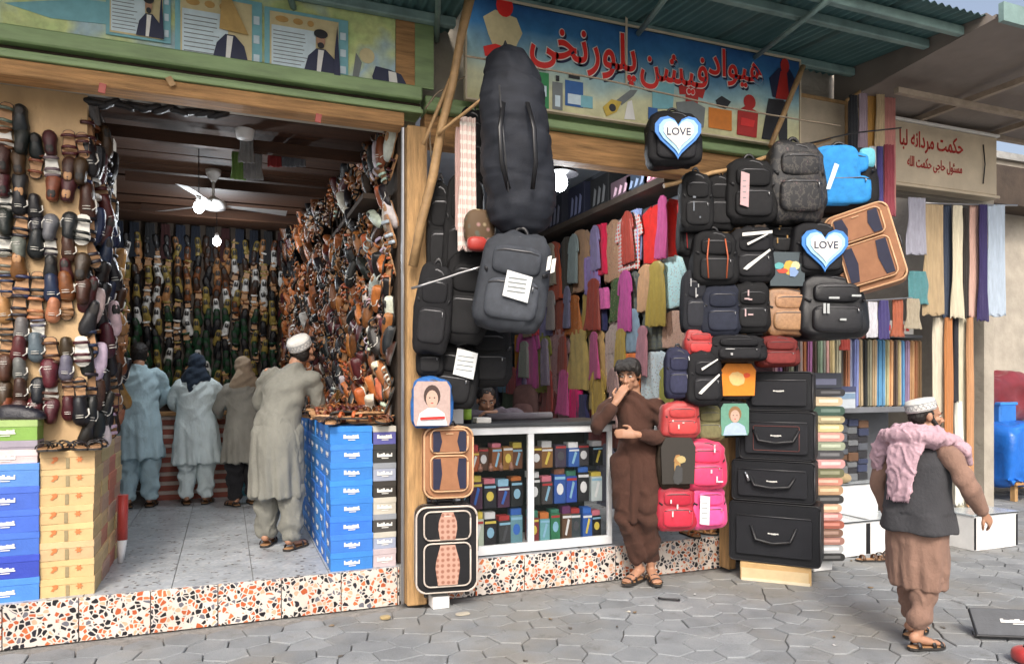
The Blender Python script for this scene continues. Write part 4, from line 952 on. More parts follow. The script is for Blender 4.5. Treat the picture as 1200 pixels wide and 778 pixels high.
def bag(label, pxb, Y, col, mk='nylon', deco=None, rz=-18, tilt=0, cat='backpack', name='backpack', pocket=None, thick=.5, **dk):
    x0, y0, x1, y1 = pxb; c = onY((x0 + x1) / 2, (y0 + y1) / 2, Y); a = onY(x0, (y0 + y1) / 2, Y); b_ = onY(x1, (y0 + y1) / 2, Y); tp = onY((x0 + x1) / 2, y0, Y); bo = onY((x0 + x1) / 2, y1, Y)
    w, h = (b_.x - a.x) * .98, tp.z - bo.z
    t = thing(name, label, cat, c, rot=(0, R(tilt), R(rz)), scale=(w, min(w * 1.0, .42) * thick / .5, h))
    sd = random.randint(0, 2); link('body', BB[mk, sd], t, col)
    pc = pocket or [v * 1.5 + .006 for v in col]
    if deco not in ('picture', 'kid'): link('pocket', BB[mk, 'pocket'], t, pc); link('upper_pocket', BB[mk, 'upper_pocket'], t, dk.get('upc', [v * 1.2 for v in col]))
    link('zip', BB['zip'], t); link('handle', BB['handle'], t)
    if deco not in ('picture', 'kid', 'heart'):
        pz = link('pocket_zip', BB['pocket_zip'], t); link('zip_pull', BB['zip_pull'], pz); z2 = link('pocket_zip', BB['pocket_zip'], t, loc=(0, .03, .33), scale=(.85, 1, 1))
    for s in (-1, 1): link('strap', BB['strap', s], t); link('side_strap', BB['side_strap', s], t)
    yf = -.33
    if deco == 'heart':
        hm = lambda s_: [(x * s_, z * s_) for x, z in heart()]
        flat('heart_rim', pcol('heart_blue', (.05, .22, .62)), t, hm(.86), y=yf, th=.03); flat('heart_edge', pcol('heart_pale', (.35, .6, .8)), t, hm(.72), y=yf - .035, th=.02); flat('heart', WPR, t, hm(.56), y=yf - .06, th=.012)
        link('lettering', text_mesh('lettering', 'LOVE', NAVY, .42, .13, .01, .004), t, loc=(0, yf - .078, .03))
    if deco == 'stripes':
        for x in dk.get('xs', (-.2, .18)):
            bm = bmesh.new(); tube(bm, [(x, yf + .02, -.38), (x * 1.15, yf + .01, 0), (x * .9, yf + .05, .33)], [(.016, .01)] * 3, 6, up=(1, 0, 0)); obj('stripe', bm, OCP, t, color=dk['sc'])
    if deco == 'swoosh':
        flat('swoosh', WPR, t, [(-.28, -.28), (-.2, -.3), (.3, .05), (.28, .08), (-.18, -.2)], y=yf, th=.012); flat('swoosh', WPR, t, [(-.18, .14), (.25, .34), (.24, .36), (-.2, .18)], y=yf, th=.012)
        if dk.get('bar'): flat('trim', WPR, t, [(-.3, .30), (.33, .36), (.33, .41), (-.3, .36)], y=yf - .013, th=.01)
    if deco == 'label': 
        L = dk['lab']; lm = flat('label', OCP, t, [(L[0], L[1]), (L[2], L[1] - .04), (L[2] + .02, L[3] - .04), (L[0] + .02, L[3])], y=yf, th=.015, color=dk.get('lc', (.7, .72, .72)))
        bm = bmesh.new()
        for k in range(4): zz = L[1] + (L[3] - L[1]) * (.2 + .17 * k); prism(bm, rect(L[0] + .05, L[2] - .05, zz - .006, zz + .008), yf - .018, yf - .0155)
        obj('label_text', bm, GREYPR, t)
    if deco == 'marks':
        rr = random.Random(dk.get('seed', 1))
        for k in range(dk.get('n', 4)):
            x, z, l = rr.uniform(-.3, .2), rr.uniform(-.35, .35), rr.uniform(.04, .16); v = rr.random() < .5
            flat('logo', OCP, t, rect(x, x + (.035 if v else l), z, z + (l if v else .03)), y=yf, th=.012, color=dk.get('mc', (.5, .5, .52)))
    if deco == 'picture':
        flat('picture', OCP, t, [(x * .9, z * .9) for x, z in [(-.46, -.46), (.46, -.46), (.5, .3), (.36, .5), (-.36, .5), (-.5, .3)]], y=yf + .04, th=.05, color=dk['pc'][0])
        rr = random.Random(dk.get('seed', 2))
        for k, c_ in enumerate(dk['pc'][1:]): flat('picture_shape', OCP, t, [(x + rr.uniform(-.03, .03), z) for x, z in oval(rr.uniform(-.22, .22), rr.uniform(-.25, .15), rr.uniform(.08, .2), rr.uniform(.06, .2), 9)], y=yf - .012 - k * .004, th=.003, color=c_)
    if deco == 'kid': portrait(t, yf + .02, 0, -.02, .86, .88, *dk['kid'])
    if dk.get('tags'):
        for s_, z_ in dk['tags']: flat('tag', WPR, t, [(s_, z_), (s_ + .05, z_ + .02), (s_ + .05, z_ + .16), (s_, z_ + .14)], y=yf - .02, th=.01)
    return t
K1, K2, K3 = (.005, .005, .006), (.008, .008, .010), (.012, .013, .018)
bag('black cloth bag with a white heart reading LOVE under the shop sign', (760, 133, 816, 197), 4.66, K2, deco='heart', cat='bag', name='heart_bag')
bag('plain black backpack at the free end of the hanging row', (798, 203, 832, 272), 4.72, K1, deco='marks', mc=(.15, .17, .2), n=3, seed=3)
bag('slim black backpack with a small brand-free front beside the pink-tagged one', (826, 206, 858, 270), 4.75, K1)
bag('black backpack with a pinkish label strip on its front', (852, 188, 903, 264), 4.66, K1, deco='label', lab=(-.3, -.25, -.14, .25), lc=(.5, .33, .34))
bag('large charcoal mottled backpack between the pink-labelled and blue ones', (901, 170, 957, 262), 4.58, K3, 'camo', thick=.7)
t = bag('bright blue and black backpack at the end of the hanging row', (951, 174, 1014, 252), 4.5, K1, deco=None, rz=-28, thick=.7, pocket=(.03, .27, .66), upc=(.03, .27, .66))
bm = bmesh.new(); ell(bm, (-.12, -.20, .02), (.34, .115, .45), 20, 12, e=.5); obj('front_panel', bm, NYLON, t, color=(.03, .27, .66)); flat('lettering_strip', PALEB, t, [(-.28, -.2), (-.22, -.2), (-.10, .15), (-.16, .18)], y=-.322, th=.006); bm = bmesh.new(); ell(bm, (.33, -.12, .28), (.12, .11, .16), 14, 8, e=.6); obj('corner_patch', bm, NYLON, t, color=(.15, .5, .6))
bag('black backpack with two orange stripes down the front', (812, 272, 859, 336), 4.68, K1, deco='stripes', sc=(.42, .09, .03))
bag('small black backpack with dark red side patches', (796, 240, 826, 300), 4.8, K1, deco='stripes', sc=(.35, .02, .02), xs=(-.25, .22))
bag('black backpack with crossed white piping and a swoosh', (856, 268, 902, 332), 4.64, K2, deco='swoosh', bar=1)
bag('dark school bag printed with a small bright group picture', (896, 296, 935, 341), 4.6, K1, deco='picture', pc=[(.05, .07, .08), (.6, .35, .05), (.5, .06, .03), (.1, .35, .35), (.6, .55, .3), (.2, .3, .5)], seed=5, cat='school bag', name='school_bag')
bag('black bag with faint gold marks above the picture school bag', (898, 262, 932, 300), 4.66, K1, deco='marks', mc=(.35, .2, .06), n=4, seed=8)
bag('black backpack with a glowing blue white heart reading LOVE near the tan suitcase', (930, 262, 982, 325), 4.5, K2, deco='heart', cat='bag', name='heart_bag')
bag('narrow dark grey backpack low in the hanging group', (800, 316, 828, 390), 4.72, K3, deco='marks', mc=(.4, .4, .4), n=5, seed=11)
bag('dark navy black backpack beneath the orange-striped one', (822, 334, 864, 394), 4.66, (.012, .015, .028))
bag('black backpack with small pale pink logo marks', (858, 332, 898, 390), 4.6, K1, deco='marks', mc=(.5, .35, .35), n=5, seed=14)
bag('tan brown leather bag beneath the picture school bag', (898, 338, 950, 393), 4.56, (.30, .16, .08), 'leather', pocket=(.36, .2, .1), cat='bag', name='leather_bag', thick=.4)
bag('glossy black crumpled backpack beside the tan suitcase', (938, 323, 1003, 398), 4.46, K2, 'leather', deco='marks', mc=(.4, .42, .42), n=5, seed=20, thick=.7)
bag('black shoulder bag above the orange picture bag', (832, 392, 890, 424), 4.62, K2, deco='marks', mc=(.4, .4, .4), n=2, seed=4, cat='shoulder bag', name='shoulder_bag')
bag('small dark red bag under the narrow grey backpack', (803, 386, 834, 416), 4.7, (.32, .02, .02), 'satin', cat='bag', name='small_bag')
bag('red and black folded bag above the top travel case', (889, 394, 930, 430), 4.56, (.14, .02, .018), cat='bag', name='small_bag')
bag('navy backpack trimmed with a white strip', (780, 408, 808, 466), 4.72, (.02, .022, .05), deco='stripes', sc=(.65, .66, .68), xs=(.36,))
bag('black gym bag with two white swooshes', (804, 412, 843, 474), 4.66, K2, deco='swoosh', cat='bag', name='gym_bag', rz=-10)
bag('orange picture school bag on the timber batten', (838, 424, 880, 467), 4.72, (.05, .04, .04), deco='picture', pc=[(.75, .24, .02), (.7, .08, .02), (.75, .5, .2)], seed=2, cat='school bag', name='school_bag', rz=-6, thick=.35)
bag('black school bag with a picture of a smiling child', (838, 469, 874, 511), 4.72, K1, deco='kid', kid=((.13, .30, .22), (.25, .14, .06), (.55, .36, .28), (.4, .5, .7)), cat='school bag', name='school_bag', rz=-6, thick=.35)
bag('red satchel with white lower trim', (776, 470, 817, 512), 4.74, (.36, .03, .03), 'satin', deco='marks', mc=(.65, .6, .55), n=3, seed=7)
bag('olive green backpack between the red satchel and the batten', (814, 474, 845, 517), 4.76, (.12, .11, .05))
bag('dark school bag with yellow and brown shapes', (771, 508, 810, 570), 4.78, (.03, .02, .012), deco='picture', pc=[(.03, .025, .02), (.4, .24, .08), (.35, .18, .06), (.45, .35, .15), (.05, .05, .05)], seed=9, cat='school bag', name='school_bag')
bag('raspberry pink backpack with white marks', (803, 515, 846, 572), 4.72, (.60, .03, .10), 'satin', deco='marks', mc=(.7, .6, .65), n=5, seed=15)
bag('round dark red backpack near the floor', (770, 566, 812, 620), 4.8, (.36, .01, .03), 'satin', deco='marks', mc=(.65, .6, .6), n=3, seed=18)
bag('bright pink backpack with black and white lettering patch', (808, 567, 847, 618), 4.74, (.68, .06, .22), 'satin', deco='label', lab=(-.36, -.34, -.1, .3), lc=(.7, .7, .7), rz=-8)
for k, (x, c_) in enumerate(((800, 'orange brown'), (818, 'tan'), (834, 'brown'))):
    p = onY(x, 622, 5.3); put = link('sandal', SH_ONE[('sandal', 'rubber')], None, CN[c_], (p.x + .06, 5.28 + .03 * k, ZF + .003), (-math.pi / 2, 0, R(30 * k))); put.rotation_mode = 'XYZ'; tag(put, f'{c_} sandal on the ledge below the pink and red backpacks', 'sandal')
# bundle hanging over the wide post
def duffle(label, pts, rad, Y, col, folds=7):
    c = onY(*pts[0], Y); t = thing('duffel_bag', label, 'duffel bag', c); P = [onY(*p, Y) - c for p in pts]
    bm = bmesh.new(); limb(bm, P, rad, 40, up=(1, 0, 0)); bmesh.ops.subdivide_edges(bm, edges=[e for e in bm.edges if abs(e.verts[0].co.z - e.verts[1].co.z) > .008], cuts=3)
    for f in bm.faces: f.smooth = True
    for v in bm.verts: v.co += Vector((v.co.x, v.co.y, 0)).normalized() * (-.009 * math.exp(-((((v.co.z + .02 * math.sin(v.co.x * 9)) / .17) % 1 - .5) / .07) ** 2) + .003 * abs(math.sin(v.co.z * 45 + 5 * v.co.x)) * (v.co.y < 0) + .030 * mnoise.noise(v.co * 5) + .016 * mnoise.noise(v.co * 13))
    obj('body', bm, NYLON, t, color=col); return t
t = duffle('long black quilted duffel bag hanging highest in front of the shop sign', [(597, 78), (600, 112), (606, 180), (611, 246)], [(.17, .13), (.225, .18), (.25, .20), (.235, .17)], 4.55, (.02, .023, .032))
bm = bmesh.new()
o_ = t.location
bm = bmesh.new(); tube(bm, [onY(585, 100, 4.33) - o_, onY(590, 160, 4.295) - o_, onY(596, 225, 4.30) - o_], .006, 6); obj('zip', bm, MATS['zip_metal'], t)
for dx in (-1, 1): bm = bmesh.new(); tube(bm, [onY(604 + 14 * dx, 120, 4.33) - o_, onY(606 + 20 * dx, 150, 4.25) - o_, onY(608 + 20 * dx, 190, 4.25) - o_, onY(610 + 14 * dx, 222, 4.32) - o_], [(.016, .005)] * 4, 6, up=(1, 0, 0)); obj('webbing_handle', bm, BLACK, t)
bm = bmesh.new(); tube(bm, [onY(585, 72, 4.5) - o_, onY(592, 50, 4.55) - o_, onY(604, 72, 4.5) - o_], .014, 6); obj('handle', bm, BLACK, t)
bag('dark grey backpack with a large white paper label below the duffel bag', (562, 276, 643, 388), 4.48, (.04, .045, .055), deco='label', lab=(-.12, -.18, .22, .08), rz=-22, tilt=8, thick=.75, tags=((.40, .12), (.46, .10)))
for lb, bxp, Y, k_, tl in (('limp black backpack hanging lowest beside the timber post', (486, 312, 530, 412), 4.86, K2, 6), ('black backpack in the shadow behind the striped pink scarf', (520, 205, 566, 330), 4.92, K1, 3), ('thin black bag pressed against the slanting pole', (500, 215, 532, 330), 4.98, K1, 0), ('large black backpack between the pale tag and the grey backpack', (520, 296, 574, 402), 4.86, K1, 5), ('black bag in the dark bundle above the shop counter', (546, 380, 600, 452), 5.0, K1, 0)):
    bag(lb, bxp, Y, k_, tilt=tl)
bag('black backpack with a white paper square above the shop counter', (504, 402, 560, 478), 4.98, K1, deco='label', lab=(-.02, .02, .4, .42), tilt=8)
for lb, bxp, k_ in (('black bag high beside the duffel bag and cane', (538, 130, 570, 215), K2), ('black bag hanging just above the blue child backpack', (488, 395, 520, 440), K1)): bag(lb, bxp, 4.95, k_)
t = bag('blue child backpack with a portrait of a boy beside the tan suitcase', (482, 442, 530, 500), 4.92, (.03, .14, .42), deco='kid', kid=((.45, .33, .30), (.05, .025, .02), (.55, .33, .24), (.72, .72, .72)), rz=-14, thick=.55)
flat('lettering', RED, t, [(-.28, -.34), (.3, -.32), (.3, -.27), (-.28, -.29)], y=-.345, th=.01)
def hang(label, a, b_, Y, col, m=None, w=None, kind='scarf', cat='scarf', dp=.07, rz=0, tilt=0):
    p, q = onY(*a, Y), onY(*b_, Y); return garment(kind, label, cat, p, w or .12, (p - q).length, col, m, R(rz), dp, math.atan2(q.x - p.x, -(q.z - p.z)) * -1 if tilt is None else tilt)
hang('pink and white striped long scarf hanging beside the duffel bag', (548, 138), (546, 292), 4.72, (.55, .36, .33), CHK, .15)
hang('thin pale pink scarf hanging next to the striped one', (538, 150), (536, 268), 4.75, (.5, .33, .30), None, .07)
tg = tag(bx('paper_tag', WPR, None, 0, .05, 0, .02, 0, .2, .004), 'white card tag hanging between the black backpacks', 'tag'); tg.location = onY(560, 325, 4.5); tg.rotation_euler = (0, R(14), R(-20))
bm = bmesh.new(); ell(bm, (0, 0, 0), (.11, .06, .13), 14, 10, e=.7); o = obj('purse', bm, FLO, None, color=(.10, .06, .03)); o.location = onY(562, 268, 4.66); tag(o, 'small brown patterned purse hanging below the striped scarf', 'purse')
bm = bmesh.new(); ell(bm, (0, 0, 0), (.07, .04, .05), 14, 10, e=.7); o = obj('purse', bm, SATIN, None, color=(.4, .03, .02)); o.location = onY(559, 286, 4.6); tag(o, 'small red purse hanging under the brown patterned purse', 'purse')

# ------------------------------------------------------------------ suitcases and travel cases
def rrect(w, h, r, n=5, z0=0):
    P = []
    for cx, cz, a in ((w / 2 - r, h - r, 0), (-w / 2 + r, h - r, 90), (-w / 2 + r, r, 180), (w / 2 - r, r, 270)):
        for k in range(n + 1): t = R(a + 90 * k / n); P.append((cx + r * math.cos(t), z0 + cz + r * math.sin(t)))
    return P
def pipe(P, y, r): 
    bm = bmesh.new(); pts = [(x, y, z) for x, z in P]; tube(bm, pts + [pts[0]], r, 6); return bm
def suitcase(label, loc, w, h, dp, col, panel, accent, trim, rot=(0, 0, 0), wheels=True, center=None, accm=SUIT):
    t = thing('suitcase', label, 'suitcase', loc, rot=rot); hz = .035 if wheels else 0
    bm = bmesh.new(); prism(bm, rrect(w, h, .07, 5, hz), 0, dp); bmesh.ops.bevel(bm, geom=[e for e in bm.edges if abs(e.verts[0].co.y - e.verts[1].co.y) < 1e-5], offset=.02, segments=2, affect='EDGES'); obj('shell', bm, SUIT, t, color=col)
    TR = mat('trim_' + trim[0], trim[1], .4, nz=(20, .15), bump=(60, .1))
    obj('piping', pipe(rrect(w * .985, h * .985, .07, 5, hz + h * .008), .006, .008), TR, t); obj('piping', pipe(rrect(w * .985, h * .985, .07, 5, hz + h * .008), dp * .55, .006), TR, t)
    for (nm, z0, hh) in (('lower_pocket', .07, h * .50), ('upper_pocket', .07 + h * .535, h * .33)):
        ww = w * .76; bm = bmesh.new(); prism(bm, rrect(ww, hh, .045, 4, hz + z0 - .02), -.03, .01); bmesh.ops.bevel(bm, geom=[e for e in bm.edges if e.verts[0].co.y < -.02 and e.verts[1].co.y < -.02], offset=.012, segments=2, affect='EDGES')
        pk = obj(nm, bm, SUIT, t, color=panel)
        P = rrect(ww * .99, hh * .99, .045, 4, hz + z0 - .018); P = [p for p in P]
        obj('pocket_piping', pipe(P, -.022, .0065), TR, pk)
        zt, zb = hz + z0 - .02 + hh * .93, hz + z0 - .02 + hh * .08
        for s in (-1, 1):
            a = flat('side_accent', accm, pk, [(s * ww * .44, zb), (s * ww * .27, zb), (s * ww * .20, (zt + zb) / 2), (s * ww * .26 if nm[0] == 'u' else s * ww * .24, zt), (s * ww * .44, zt)][::s], y=-.0305, th=.004, color=accent)
        if center:
            cw = ww * .2 if nm[0] == 'u' else ww * .26; zm = (zt + zb) / 2
            flat('centre_panel', MATS['monogram'], pk, [(-cw * .8, zb - .01), (cw * .8, zb - .01), (cw, zm - .02), (cw * .95, zm + .03), (cw * .6, zt + .01), (-cw * .6, zt + .01), (-cw * .95, zm + .03), (-cw, zm - .02)], y=-.0312, th=.005)
        if nm[0] == 'u': flat('badge', TR, pk, rect(-.025, .025, zt - .02, zt - .012), y=-.034, th=.003)
    bm = bmesh.new(); tube(bm, [(-.06, dp * .4, hz + h), (-.05, dp * .4, hz + h + .03), (.05, dp * .4, hz + h + .03), (.06, dp * .4, hz + h)], .009, 6); obj('handle', bm, BLACK, t)
    bm = bmesh.new(); tube(bm, [(w / 2, dp * .5, hz + h * .4), (w / 2 + .02, dp * .5, hz + h * .43), (w / 2 + .02, dp * .5, hz + h * .55), (w / 2, dp * .5, hz + h * .58)], .008, 6); obj('handle', bm, BLACK, t)
    for z_ in (.15, .6, .85): bm = bmesh.new(); ell(bm, (w / 2 + .001, dp * .75, hz + h * z_), (.006, .01, .01), 10, 6); obj('stud', bm, BLACK, t)
    for s in (-1, 1):
        for yy in (.04, dp - .03):
            bm = bmesh.new(); tube(bm, [(s * (w / 2 - .07) - .01, yy, .02), (s * (w / 2 - .07) + .01, yy, .02)], .02, 10); 
            for v in bm.verts: v.co.z += 0 if wheels else .0
            obj('wheel', bm, RUB, t)
    return t
TANC, TANP, NV = (.36, .17, .085), (.33, .15, .075), (.02, .022, .05)
a = onY(485, 705, 4.92); suitcase('black suitcase with cream piping and pinkish monogram panel standing on a white block', (1.43, 4.86, .085), .43, .60, .22, (.012, .012, .014), (.014, .014, .016), (.010, .010, .012), ('cream', (.55, .48, .42)), rot=(0, 0, R(-8)), center=True)
suitcase('tan suitcase with navy accents standing on top of the black suitcase', (1.455, 4.90, .735), .35, .50, .20, TANC, TANP, NV, ('tan', (.60, .36, .2)), rot=(0, 0, R(-6)))
tag(bx('foam_block', WHITE, None, 1.34, 1.46, 4.90, 5.02, 0, .085, .004), 'small white block under the black suitcase', 'block')
c = onY(1055, 290, 4.12); suitcase('tan suitcase with navy accents hanging tilted beside the scarves', c + Vector((-.18, .06, -.31)), .47, .64, .24, TANC, TANP, NV, ('tan', (.60, .36, .2)), rot=(0, R(-15), R(-50)), wheels=False)
tc_ = Vector((math.cos(R(-44)), math.sin(R(-44)), 0)); C0 = Vector((4.03, 4.58, 0))
def travel(label, w, h, dp, z, off, kind):
    p = C0 + tc_ * off; t = thing('travel_case', label, 'travel case', (p.x, p.y, z), R(-49)); col = (.007, .008, .011)
    bm = bmesh.new(); prism(bm, rrect(w, h - .004, .03, 3, .002), 0, dp); bmesh.ops.bevel(bm, geom=[e for e in bm.edges if abs(e.verts[0].co.y - e.verts[1].co.y) < 1e-5], offset=.012, segments=2, affect='EDGES')
    bmesh.ops.triangulate(bm, faces=[f for f in bm.faces if len(f.verts) > 8]); obj('shell', bm, SUIT, t, color=col)
    obj('piping', pipe(rrect(w * .985, h * .97, .03, 3, h * .015), .001, .006), BLACK, t)
    bm = bmesh.new(); prism(bm, rrect(w * .82, h * .62, .02, 3, h * .14), -.022, .01); obj('front_pocket', bm, SUIT, t, color=(.011, .012, .016))
    bm = bmesh.new(); tube(bm, [(-.4 * w, -.026, h * .78), (.4 * w, -.026, h * .78)], .004, 5); obj('zip', bm, MATS['zip_metal'], t)
    if kind != 'top':
        bm = bmesh.new(); tube(bm, [(-.17, -.024, h * .62), (-.13, -.05, h * .40), (0, -.056, h * .36), (.13, -.05, h * .40), (.17, -.024, h * .62)], .012, 6); obj('handle', bm, LEATH, t, color=(.015, .015, .017))
    if kind == 'stitched':
        obj('trim', pipe(rrect(w * .6, h * .5, .01, 2, h * .2), -.024, .003), pcol('brown_trim', (.12, .035, .03)), t)
    link('badge', MK[0], t, loc=(0, -.024, h * .5), scale=(.75, 1, .35))
    if kind == 'clip': bm = bmesh.new(); tube(bm, [(-.2, -.03, h * .7), (-.17, -.05, h * .5)], .012, 6); obj('clip', bm, STEEL, t)
    return t
cb = thing('cardboard_pedestal', 'flattened tan cardboard box under the stack of black travel cases', 'box', (4.03, 4.57, 0), R(-44))
bx('box', CARD, cb, -.26, .27, .0, .3, 0, .14, .003, color=(.50, .33, .15)); bx('flap', CARD, cb, -.25, .25, -.012, -.004, .02, .10, color=(.62, .48, .28)); bx('base_strip', CARD, cb, -.25, .26, -.016, -.001, .0, .022, color=(.66, .58, .42))
travel('large black travel case at the bottom of the stack on cardboard', .69, .485, .30, .142, 0, 'plain')
travel('black travel case with handle and steel clip, second from the bottom of the stack', .63, .33, .28, .632, -.01, 'clip')
travel('tall black travel case with dark red stitching, second from the top of the stack', .57, .385, .26, .966, .02, 'stitched')
travel('plain black travel case topping the stack beside the orange bag', .50, .31, .24, 1.355, .04, 'top')

# ------------------------------------------------------------------ display case and counter of the bag shop
dc = thing('display_case', 'white framed glass display case full of boxed goods', 'display case', (1.60, 5.22, ZF + .012))
CW, CD, CHh = 1.34, .52, .975
for x0, x1, z0, z1 in ((0, CW, CHh - .058, CHh), (0, CW, 0, .07)): bx('frame_rail', ALU, dc, x0, x1, 0, .035, z0, z1, .003)
for x0, x1 in ((0, .04), (.593, .645), (CW - .04, CW)): bx('frame_post', ALU, dc, x0, x1, .001, .034, .071, CHh - .059, .003)
bx('back_panel', DARKW, dc, 0, CW, CD - .02, CD, 0, CHh - .002); bx('side_panel', ALU, dc, 0, .02, .036, CD - .021, 0, CHh - .002); bx('side_panel', GLASS, dc, CW - .008, CW - .002, .036, CD - .021, .02, CHh - .02)
bx('base', ALU, dc, .021, CW - .01, .036, CD - .021, .0, .04)
bx('counter_top', mat('dark_counter', (.05, .055, .06), .3, nz=(8, .3)), dc, -.02, CW + .02, -.02, CD + .02, CHh + .001, CHh + .03, .004)
for z in (.335, .63): bx('shelf', GLASS, dc, .022, CW - .012, .05, CD - .03, z - .008, z)
for x0, x1 in ((.042, .591), (.647, CW - .042)): bx('glass_pane', GLASS, dc, x0, x1, .012, .016, .072, CHh - .060)
random.seed(21)
NC = {'white': (.62, .64, .66), 'blue': (.03, .12, .45), 'black': (.015, .015, .02), 'purple': (.10, .02, .09), 'orange': (.45, .14, .03), 'yellow': (.6, .48, .08), 'red': (.35, .03, .03), 'pale blue': (.22, .42, .58), 'green': (.04, .18, .12), 'brown': (.16, .06, .03), 'pink': (.5, .15, .2), 'dark grey': (.06, .06, .07)}
plan = {('first', 'top'): ['brown', 'orange', 'brown', 'orange', 'orange', 'brown'], ('first', 'middle'): ['black', 'purple', 'black', 'purple', 'black'], ('first', 'bottom'): ['black', 'white', 'black', 'dark grey', 'pale blue'],
        ('second', 'top'): ['brown', 'orange', 'dark grey', 'blue', 'dark grey', 'black'], ('second', 'middle'): ['black', 'dark grey', 'blue', 'blue', 'black', 'white'], ('second', 'bottom'): ['red', 'pale blue', 'green', 'brown', 'dark grey', 'blue', 'black']}
for (pane, shelf), L in plan.items():
    xa, xb = (.03, .60) if pane == 'first' else (.64, CW - .03); zb = {'bottom': .045, 'middle': .337, 'top': .632}[shelf]; w = (xb - xa) / len(L)
    for i, cn in enumerate(L):
        hh = U(.16, .24); 
        if shelf == 'top': hh = U(.14, .19)
        t = thing('goods_box', f'{cn} boxed item on the {shelf} shelf behind the {pane} pane of the display case' if L.count(cn) == 1 else f'{cn} boxed item among several on the {shelf} shelf, {pane} pane of the display case', 'boxed goods', (1.60 + xa + w * (i + .5), 5.22 + U(.07, .13), ZF + .012 + zb), R(U(-6, 6)), f'{cn} boxes on the {shelf} shelf, {pane} pane')
        bx('box', CARD, t, -w * .44, w * .44, 0, .1, 0, hh, .002, color=[c * U(.45, .8) for c in NC[cn]])
        pcx = NC[CHC(['white', 'white', 'pale blue', 'pale blue', 'dark grey', 'blue', 'yellow'])]
        if i % 2: bm = bmesh.new(); prism(bm, [(-w * .2, hh * .2), (-w * .05, hh * .15), (w * .25, hh * .75), (w * .08, hh * .82)], -.003, -.0004); obj('printed_shape', bm, OCP, t, color=pcx)
        else: bm = bmesh.new(); prism(bm, oval(0, hh * .5, w * .26, hh * .2, 12), -.003, -.0004); obj('printed_shape', bm, OCP, t, color=pcx)
        bx('print_band', OCP, t, -w * .4, w * .4, -.0024, -.0003, hh * .84, hh * .93, color=NC[CHC(['white', 'yellow', 'red', 'pale blue'])])
        if shelf != 'top' or i % 2: bx('top_box', CARD, t, -w * .40, w * .38, .01, .1, hh + .001, hh + U(.03, .06), .002, color=NC[CHC(list(NC))])
for i in range(5):
    bm = bmesh.new(); loft(bm, [(0, 0, 0, .018, .018), (0, 0, .035, .018, .018), (0, 0, .045, .008, .008), (0, 0, .06, .010, .010)], 10)
    o = obj('small_bottle', bm, CARD, None, color=NC['white'] if i == 0 else (.25, .12, .08)); o.location = (1.73 + i * .085, 5.27, ZF + .647); tag(o, 'small jar on the top shelf of the case in front of the orange boxes' if i else 'small white jar on the top shelf of the display case', 'jar', 'jars on the top shelf' if i else None)
o = tag(bx('white_carton', WHITE, None, 1.57, 1.67, 5.24, 5.36, ZF + 1.018, ZF + 1.20, .003), 'white carton on the counter beside the blue child backpack', 'carton')
bt_ = thing('bottle', 'dark bottle with a lime label on the counter near the white carton', 'bottle', (1.715, 5.28, ZF + 1.018))
bm = bmesh.new(); loft(bm, [(0, 0, 0, .03, .03), (0, 0, .15, .03, .03), (0, 0, .19, .012, .012), (0, 0, .22, .012, .012)], 14); obj('glass_body', bm, BLACK, bt_)
bm = bmesh.new(); loft(bm, [(0, 0, .03, .0312, .0312), (0, 0, .11, .0312, .0312)], 14); obj('label', bm, pcol('lime_print', (.3, .5, .06)), bt_); bm = bmesh.new(); loft(bm, [(0, 0, .221, .015, .015), (0, 0, .25, .013, .013)], 12); obj('cap', bm, WHITE, bt_)
pk = tag(bx('folded_pack', WPR, None, 1.78, 1.90, 5.25, 5.36, ZF + 1.018, ZF + 1.06, .006), 'white packet lying on the counter in front of the seated man', 'packet')
pm = thing('fabric_roll', 'long grey roll lying along the dark counter top', 'fabric roll', (1.95, 5.52, ZF + 1.05)); bm = bmesh.new(); tube(bm, [(0, 0, 0), (.6, .05, 0)], .03, 10); obj('roll', bm, CLOTH, pm, color=(.10, .09, .11))

# ------------------------------------------------------------------ fan, lamps, things hung from the ceilings
def glow(name, col, st): 
    m = bpy.data.materials.new(name); m.use_nodes = True; b = m.node_tree.nodes['Principled BSDF']; b.inputs['Emission Color'].default_value = (*col, 1); b.inputs['Emission Strength'].default_value = st; b.inputs['Base Color'].default_value = (.8, .8, .8, 1); return m
GL = glow('bulb_light', (.93, .97, 1), 28)
def bulb(label, p, r, top, power, col=(.9, .95, 1), shade=False):
    t = thing('light_bulb', label, 'light bulb', p)
    bm = bmesh.new(); ell(bm, (0, 0, 0), (r, r, r * 1.15), 16, 10); obj('glass_globe', bm, GL, t)
    bm = bmesh.new(); loft(bm, [(0, 0, r * .9, r * .55, r * .55), (0, 0, r * 1.9, r * .5, r * .5), (0, 0, r * 2.2, r * .2, r * .2)], 12); obj('socket', bm, WHITE, t)
    bm = bmesh.new(); tube(bm, [(0, 0, r * 2.1), (0, 0, top - p[2])], .004, 5); obj('cord', bm, BLACK, t)
    if shade: bm = bmesh.new(); loft(bm, [(0, 0, r * 1.0, r * 2.4, r * 2.4), (0, 0, r * 1.35, r * 2.2, r * 2.2), (0, 0, r * 2.3, r * .6, r * .6)], 20); obj('lamp_shade', bm, BLACK, t)
    l = bpy.data.lights.new('bulb_lamp', 'POINT'); l.energy = power; l.color = col; l.shadow_soft_size = r; lo = bpy.data.objects.new('bulb_lamp', l); COL.objects.link(lo); lo.parent = t; lo.location = (0, 0, -r * 1.6)
bulb('lit white bulb hanging just in front of the ceiling fan', onY(233, 243, 6.5), .042, 3.5, 12)
bulb('smaller lit bulb deeper in the shoe shop below the fan', onY(254, 283, 8.4), .042, 3.5, 30)
